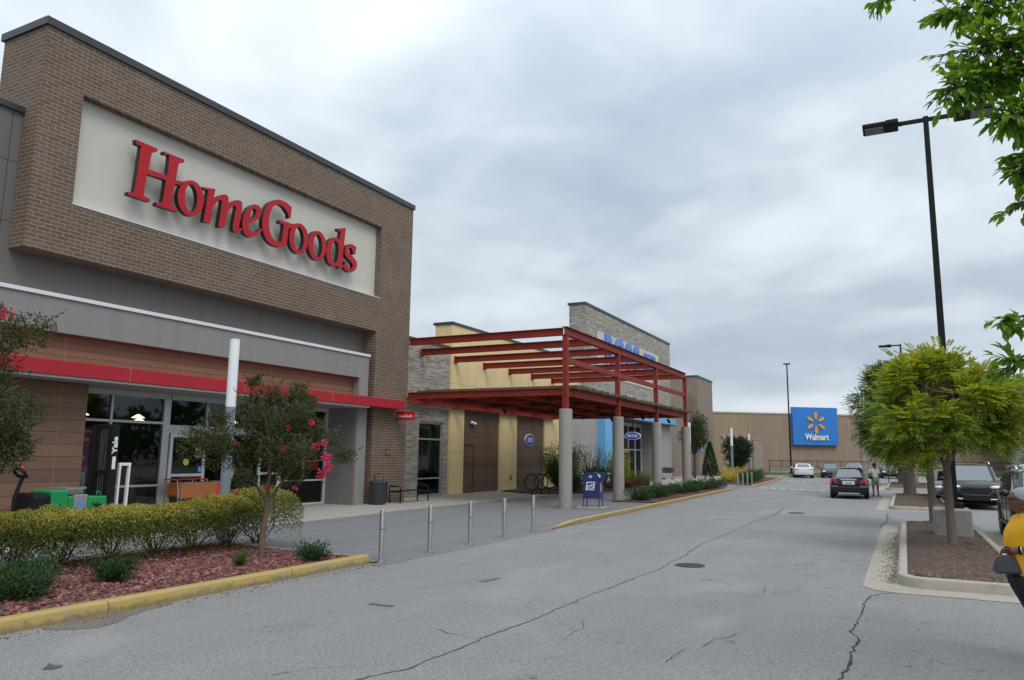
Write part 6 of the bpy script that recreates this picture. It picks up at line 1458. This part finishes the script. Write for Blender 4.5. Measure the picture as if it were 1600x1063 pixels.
# ------------------------------------------------------------------ people
def person(label, loc, rz, J, cloth, hair, s=1., held=None):
    """J: joint positions of a figure 1.72 m tall (x right, y forward); cloth: dict of garment -> material"""
    t = thing('person', label, 'person', loc, rz); V = lambda k: Vector(J[k])*s
    names = ['hip', 'waist', 'chest', 'neck', 'chin', 'crown']+[a+b for b in 'LR' for a in ('sho', 'elb', 'wri', 'han')]+[a+b for b in 'LR' for a in ('thi', 'kne', 'ank', 'toe')]
    ix = {n: i for i, n in enumerate(names)}; vs = [V(n) for n in names]
    ed = [('hip', 'waist'), ('waist', 'chest'), ('chest', 'neck'), ('neck', 'chin'), ('chin', 'crown')]
    for b in 'LR': ed += [('chest', 'sho'+b), ('sho'+b, 'elb'+b), ('elb'+b, 'wri'+b), ('wri'+b, 'han'+b), ('hip', 'thi'+b), ('thi'+b, 'kne'+b), ('kne'+b, 'ank'+b), ('ank'+b, 'toe'+b)]
    rd = {'hip': .13, 'waist': .115, 'chest': .14, 'neck': .055, 'chin': .068, 'crown': .085, 'sho': .062, 'elb': .042, 'wri': .028, 'han': .034, 'thi': .088, 'kne': .057, 'ank': .036, 'toe': .035}
    rr = [rd.get(n, rd.get(n[:-1], .05))*s for n in names]
    skin('body', vs, [(ix[a], ix[b]) for a, b in ed], rr, SKIN1, t, 2, 0, world=False)
    def garment(nm, keys, edges, rad_, mat):
        skin(nm, [V(k) for k in keys], [(keys.index(a), keys.index(b)) for a, b in edges], [r*s for r in rad_], mat, t, 2, 0, world=False)
    def half(a, b, u=.5): J['_'+a+b] = tuple(Vector(J[a]).lerp(Vector(J[b]), u)); return '_'+a+b
    el, er = half('shoL', 'elbL', cloth.get('sleeve', .8)), half('shoR', 'elbR', cloth.get('sleeve', .8))
    if cloth.get('sleeve', .8) > 1: ks = ['hip', 'waist', 'chest', 'shoL', 'elbL', 'wriL', 'shoR', 'elbR', 'wriR']; garment('top', ks, [('hip', 'waist'), ('waist', 'chest'), ('chest', 'shoL'), ('shoL', 'elbL'), ('elbL', 'wriL'), ('chest', 'shoR'), ('shoR', 'elbR'), ('elbR', 'wriR')], [.155, .14, .162, .078, .056, .042, .078, .056, .042], cloth['top'])
    else: garment('top', ['hip', 'waist', 'chest', 'shoL', el, 'shoR', er], [('hip', 'waist'), ('waist', 'chest'), ('chest', 'shoL'), ('shoL', el), ('chest', 'shoR'), ('shoR', er)], [.155, .14, .162, .08, .07, .08, .07], cloth['top'])
    kl, kr = ('ankL', 'ankR') if not cloth.get('shorts') else (half('thiL', 'kneL', .95), half('thiR', 'kneR', .95))
    if cloth.get('shorts'): garment('trousers', ['hip', 'thiL', kl, 'thiR', kr], [('hip', 'thiL'), ('thiL', kl), ('hip', 'thiR'), ('thiR', kr)], [.148, .108, .09, .108, .09], cloth['legs'])
    else: garment('trousers', ['hip', 'thiL', 'kneL', 'ankL', 'thiR', 'kneR', 'ankR'], [('hip', 'thiL'), ('thiL', 'kneL'), ('kneL', 'ankL'), ('hip', 'thiR'), ('thiR', 'kneR'), ('kneR', 'ankR')], [.148, .106, .075, .056, .106, .075, .056], cloth['legs'])
    for b in 'LR': skin('shoe', [V('ank'+b)*.5+V('toe'+b)*.5+Vector((0, -.08*s, .0)), V('toe'+b)], [(0, 1)], [.045*s, .042*s], cloth.get('shoes', BLACK), t, 1, 0, world=False)
    c = V('crown').lerp(V('chin'), .1); g = MB(); g.sphere(c+Vector((0, -.022*s, .012*s)), (.094*s, .108*s, .098*s), 14, 10); g.build('hair', hair, t, smooth=True, world=False)
    f = V('chin').lerp(V('crown'), .35)
    g = MB(); g.sphere(f+Vector((0, .088*s, 0)), (.012*s, .02*s, .018*s), 6, 5); g.build('nose', SKIN1, t, smooth=True, world=False); return t
walk = dict(hip=(0, 0, .93), waist=(0, .01, 1.08), chest=(0, .02, 1.30), neck=(0, .03, 1.46), chin=(0, .05, 1.55), crown=(0, .04, 1.65),
    shoL=(-.18, .02, 1.40), elbL=(-.22, -.1, 1.15), wriL=(-.2, .06, .97), hanL=(-.19, .12, .93), shoR=(.18, .02, 1.40), elbR=(.21, .02, 1.13), wriR=(.16, .24, 1.1), hanR=(.14, .3, 1.1),
    thiL=(-.09, .0, .88), kneL=(-.1, .2, .5), ankL=(-.1, .30, .1), toeL=(-.1, .45, .05), thiR=(.09, 0, .88), kneR=(.1, -.1, .48), ankR=(.1, -.38, .15), toeR=(.1, -.28, .05))
stand = dict(hip=(0, 0, .93), waist=(0, .01, 1.08), chest=(0, .02, 1.30), neck=(0, .04, 1.46), chin=(0, .07, 1.55), crown=(0, .06, 1.65),
    shoL=(-.18, .02, 1.40), elbL=(-.23, .06, 1.14), wriL=(-.12, .28, 1.1), hanL=(-.1, .34, 1.1), shoR=(.18, .02, 1.40), elbR=(.24, 0, 1.13), wriR=(.22, .16, .93), hanR=(.21, .22, .9),
    thiL=(-.09, 0, .88), kneL=(-.11, .03, .5), ankL=(-.12, 0, .1), toeL=(-.13, .14, .05), thiR=(.09, 0, .88), kneR=(.11, .03, .5), ankR=(.12, 0, .1), toeR=(.14, .14, .05))
person('person in black walking left along the walk past the cone-shaped shrub', (-14.25, 62.9, .09), rad(78), dict(walk), dict(top=CLOTHK, legs=CLOTHK, sleeve=1.5), HAIRK, 1.02)
person('person in white top and grey shorts standing at the right side of the black saloon', (-1.42, 43.9, .0), rad(25), dict(stand), dict(top=CLOTHW, legs=M('grey_shorts', (.3, .29, .27), .9), shorts=1), HAIRK, 1.0)
person('person in white shirt and dark trousers just inside the open store doorway', (-19.6, 18.0, .1), rad(-70), dict(stand), dict(top=CLOTHW, legs=CLOTHK), HAIRK, .98)
# woman in the yellow shirt at the right edge, walking left with a bag held in front
def woman():
    t = thing('person', 'grey-haired person in glasses, yellow shirt and black trousers, holding a dark bag', 'person', (1.035, 9.2, 0), rad(104))
    # local frame: +y is the way she walks (to the left), x to her right
    B = dict(hip=(0, -.03, .90), belly=(0, .035, 1.04), bust=(0, .03, 1.22), neck=(0, .0, 1.40), chin=(0, .035, 1.47), crown=(0, .03, 1.575),
        shoL=(-.19, -.02, 1.34), elbL=(-.25, -.07, 1.08), wriL=(-.15, .145, 1.055), hanL=(-.11, .205, 1.04), shoR=(.19, -.02, 1.34), elbR=(.25, -.10, 1.08), wriR=(.25, .06, .92), hanR=(.25, .11, .86),
        thiL=(-.10, .055, .82), kneL=(-.11, -.01, .45), ankL=(-.11, -.16, .1), toeL=(-.11, -.02, .05), thiR=(.10, .03, .82), kneR=(.11, -.08, .45), ankR=(.11, -.44, .13), toeR=(.11, -.32, .05))
    n = list(B); ix = {k: i for i, k in enumerate(n)}
    ed = [('hip', 'belly'), ('belly', 'bust'), ('bust', 'neck'), ('neck', 'chin')]
    for b in 'LR': ed += [('bust', 'sho'+b), ('sho'+b, 'elb'+b), ('elb'+b, 'wri'+b), ('wri'+b, 'han'+b), ('hip', 'thi'+b), ('thi'+b, 'kne'+b), ('kne'+b, 'ank'+b), ('ank'+b, 'toe'+b)]
    n2 = [k for k in n if k != 'crown']; ix = {k: i for i, k in enumerate(n2)}
    R_ = dict(hip=.14, belly=.14, bust=.12, neck=.058, chin=.06, sho=.07, elb=.05, wri=.033, han=.036, thi=.08, kne=.055, ank=.042, toe=.038)
    body = skin('body', [B[k] for k in n2], [(ix[a], ix[b]) for a, b in ed], [R_.get(k, R_.get(k[:-1], .05)) for k in n2], SKIN1, t, 2, 0, world=False)
    # head with face, joined into the same body mesh
    def hfn(p, q):
        f = p.y; z = p.z
        q = Vector((q.x*(1-.18*max(0, -z)), q.y, q.z))
        if f > 0:
            q.y -= .012*math.exp(-((z-.12)/.12)**2)*f                                  # eye hollow
            q.y += .03*math.exp(-(p.x/.16)**2-((z+.12)/.14)**2)*f                        # nose
            q.y += .012*math.exp(-(p.x/.3)**2-((z+.42)/.09)**2)*f                        # lips
            q.y += .010*math.exp(-(p.x/.3)**2-((z+.56)/.06)**2)*f
            q.y += .014*math.exp(-(p.x/.35)**2-((z+.85)/.12)**2)                         # chin
            q.y += .006*math.exp(-((z-.3)/.1)**2)*f                                      # brow
        return q
    hc = Vector((0, .035, 1.525)); g = MB(); g.sphere(hc, (.078, .098, .122), 40, 32, hfn)
    for s in (-1, 1): g.sphere(hc+Vector((s*.079, -.012, -.005)), (.012, .026, .034), 10, 8)
    hd = g.build('head', SKIN1, t, smooth=True, world=False)
    bm = bmesh.new(); bm.from_mesh(body.data); bm.from_mesh(hd.data); bm.to_mesh(body.data); bm.free(); bpy.data.objects.remove(hd)
    body.data.polygons.foreach_set('use_smooth', [True]*len(body.data.polygons))
    # left hand: palm, four curled fingers and thumb round the bag strap
    hv = []; he = []; hr = []
    def chain(pts, rad_):
        b = len(hv); hv.extend(pts); hr.extend(rad_); he.extend((b+i, b+i+1) for i in range(len(pts)-1))
    w = Vector(B['hanL'])
    for i in range(4):
        o = Vector((.006, .012-.006*i, .022-.017*i)); L = (.9, 1., .95, .75)[i]
        chain([w+o+Vector((0, -.02, 0)), w+o+Vector((.012, .034*L, .004)), w+o+Vector((.03, .05*L, -.012)), w+o+Vector((.04, .034*L, -.026))], [.011, .0095, .0085, .0075])
    for k in range(4):
        m = hv[k*4:(k+1)*4]; skin('finger', m, [(0, 1), (1, 2), (2, 3)], [.011, .0095, .0085, .0075], SKIN1, t, 1, 0, world=False)
    skin('thumb', [w+Vector((.005, -.015, .03)), w+Vector((.022, .016, .045)), w+Vector((.038, .034, .034))], [(0, 1), (1, 2)], [.014, .011, .009], SKIN1, t, 1, 0, world=False)
    # shirt: loose tee with sleeves to the elbow; trousers
    def loft(g, rings, n=28, wob=0.):
        b = len(g.v)
        for z, cy, rx, ry in rings:
            for k in range(n):
                a = 2*PI*k/n; w = 1+wob*noise.noise(Vector((math.cos(a)*2.2, math.sin(a)*2.2, z*5.)))
                g.v.append(Vector((rx*math.cos(a)*w, cy+ry*math.sin(a)*w, z)))
        for i in range(len(rings)-1):
            for k in range(n): q = b+i*n+k; r = b+i*n+(k+1) % n; g.f.append([q, r, r+n, q+n]); g.m.append(0)
    sl = Vector(B['shoL']).lerp(Vector(B['elbL']), .66); sr = Vector(B['shoR']).lerp(Vector(B['elbR']), .66)
    g = MB(); loft(g, [(.765, -.005, .195, .165), (.77, -.005, .208, .178), (.80, 0, .212, .182), (.86, .008, .208, .184), (.92, .015, .207, .187), (.98, .02, .2, .182), (1.04, .025, .196, .176), (1.10, .03, .196, .174), (1.16, .032, .198, .172), (1.21, .03, .202, .162), (1.26, .022, .204, .146), (1.31, .008, .197, .122), (1.35, -.002, .165, .095), (1.385, -.006, .115, .072), (1.41, -.004, .075, .066)], 36, .05)
    for e, s in ((sl, -1), (sr, 1)):
        a0 = Vector((s*.13, -.008, 1.325)); a1 = Vector((s*.19, -.018, 1.315)); g.tube([a0, a1, a1.lerp(e, .35), a1.lerp(e, .7), e, e+(e-a1).normalized()*.004], [.075, .088, .088, .084, .085, .07], 20, True)
    g.build('shirt', CLOTHY, t, smooth=True, world=False)
    g = MB(); loft(g, [(.97, .0, .185, .155), (.88, .01, .195, .17), (.80, .02, .2, .18), (.72, .02, .19, .17)], 30)
    for b in 'LR':
        h = Vector(B['thi'+b]); kk = Vector(B['kne'+b]); an = Vector(B['ank'+b]); g.tube([h+Vector((0, 0, .0)), h.lerp(kk, .3), h.lerp(kk, .7), kk, kk.lerp(an, .5), an+Vector((0, 0, .0))], [.15, .146, .118, .098, .085, .072], 20)
    g.build('trousers', CLOTHK, t, smooth=True, world=False)
    for b in 'LR': a = Vector(B['ank'+b]); q = Vector(B['toe'+b]); skin('shoe', [a+Vector((0, -.05, -.05)), q], [(0, 1)], [.05, .044], BLACK, t, 1, 0, world=False)
    # short grey hair as a cap of tufts, glasses, earring, bracelet
    g = MB()
    def hh(p, q): return q*(1+.035*noise.noise(p*9))
    g.sphere(hc+Vector((0, -.018, .022)), (.087, .103, .113), 36, 26, hh); hair = g.build('hair', GREYHAIR, t, smooth=True, world=False)
    bm = bmesh.new(); bm.from_mesh(hair.data); bmesh.ops.delete(bm, geom=[v for v in bm.verts if v.co.z-hc.z < (-.062 if v.co.y-hc.y < -.005 else -.035+1.25*(v.co.y-hc.y+.005) if v.co.y-hc.y < .075 else .062)], context='VERTS'); bm.to_mesh(hair.data); bm.free()
    FR = M('glasses_frame', (.06, .012, .012), .3); g = MB()
    for s in (-1, 1):
        c = hc+Vector((s*.036, .103, .018)); g.tube([c+Vector((.03*math.cos(2*PI*k/16), -.012*abs(math.cos(2*PI*k/16))*0, .02*math.sin(2*PI*k/16))) for k in range(17)], .003, 6, False)
        g.tube([hc+Vector((s*.068, .1, .02)), hc+Vector((s*.083, .05, .02)), hc+Vector((s*.083, -.01, .012))], .003, 6)
    g.tube([hc+Vector((-.008, .108, .02)), hc+Vector((.008, .108, .02))], .003, 6); g.build('glasses', FR, t, world=False, smooth=True)
    for s in (-1, 1): g = MB(); g.tube([hc+Vector((s*.084, -.012+.013*math.cos(2*PI*k/14), -.052+.013*math.sin(2*PI*k/14))) for k in range(15)], .0035, 6, False); g.build('earring', M('gold', (.8, .6, .35), .2, 1.), t, world=False, smooth=True)
    EY = M('eye_dark', (.01, .008, .008), .2)
    for s in (-1, 1): g = MB(); g.sphere(hc+Vector((s*.034, .083, .017)), (.013, .008, .007), 10, 6); g.build('eye', EY, t, world=False, smooth=True)
    q = Vector(B['wriL']); d = (Vector(B['hanL'])-q).normalized(); a = d.orthogonal().normalized(); b = d.cross(a)
    for k, m in enumerate((BLACK, CHROME)): g = MB(); c = q-d*(.02+.02*k); g.tube([c+(a*math.cos(2*PI*i/16)+b*math.sin(2*PI*i/16))*.037 for i in range(17)], .007, 6, False); g.build('bracelet', m, t, world=False, smooth=True)
    return t
woman()
t = thing('handbag', 'dark grey handbag with red lining held in front of the yellow shirt', 'bag', (.83, 9.03, .83), rad(104))
g = MB(); vs = []
for z, hw, hd_ in ((0, .05, .10), (.025, .055, .115), (.1, .042, .10), (.17, .025, .07)):
    vs.append([(x*hw, y*hd_, z) for x, y in ((-1, -1), (1, -1), (1, 1), (-1, 1))])
b = g.add([p for r in vs for p in r], [(3, 2, 1, 0)])
for i in range(3):
    for j in range(4): g.f.append([b+i*4+j, b+i*4+(j+1) % 4, b+i*4+4+(j+1) % 4, b+i*4+4+j]); g.m.append(0)
g.f.append([b+12+j for j in range(4)]); g.m.append(0); g.build('bag_body', BAGG, t, world=False, bevel=.016, segs=3)
g = MB(); g.tube([(0, -.05, .165), (0, -.035, .215), (0, .0, .235), (0, .035, .215), (0, .05, .165)], .01, 8); g.build('bag_handle', BAGG, t, world=False, smooth=True)
g = MB(); g.box(-.018, .018, -.06, .06, .169, .178); g.build('bag_lining', REDPL, t, world=False); g = MB(); g.box(-.018, .0, .0, .04, .178, .19); g.build('bag_tissue', WHITE, t, world=False)
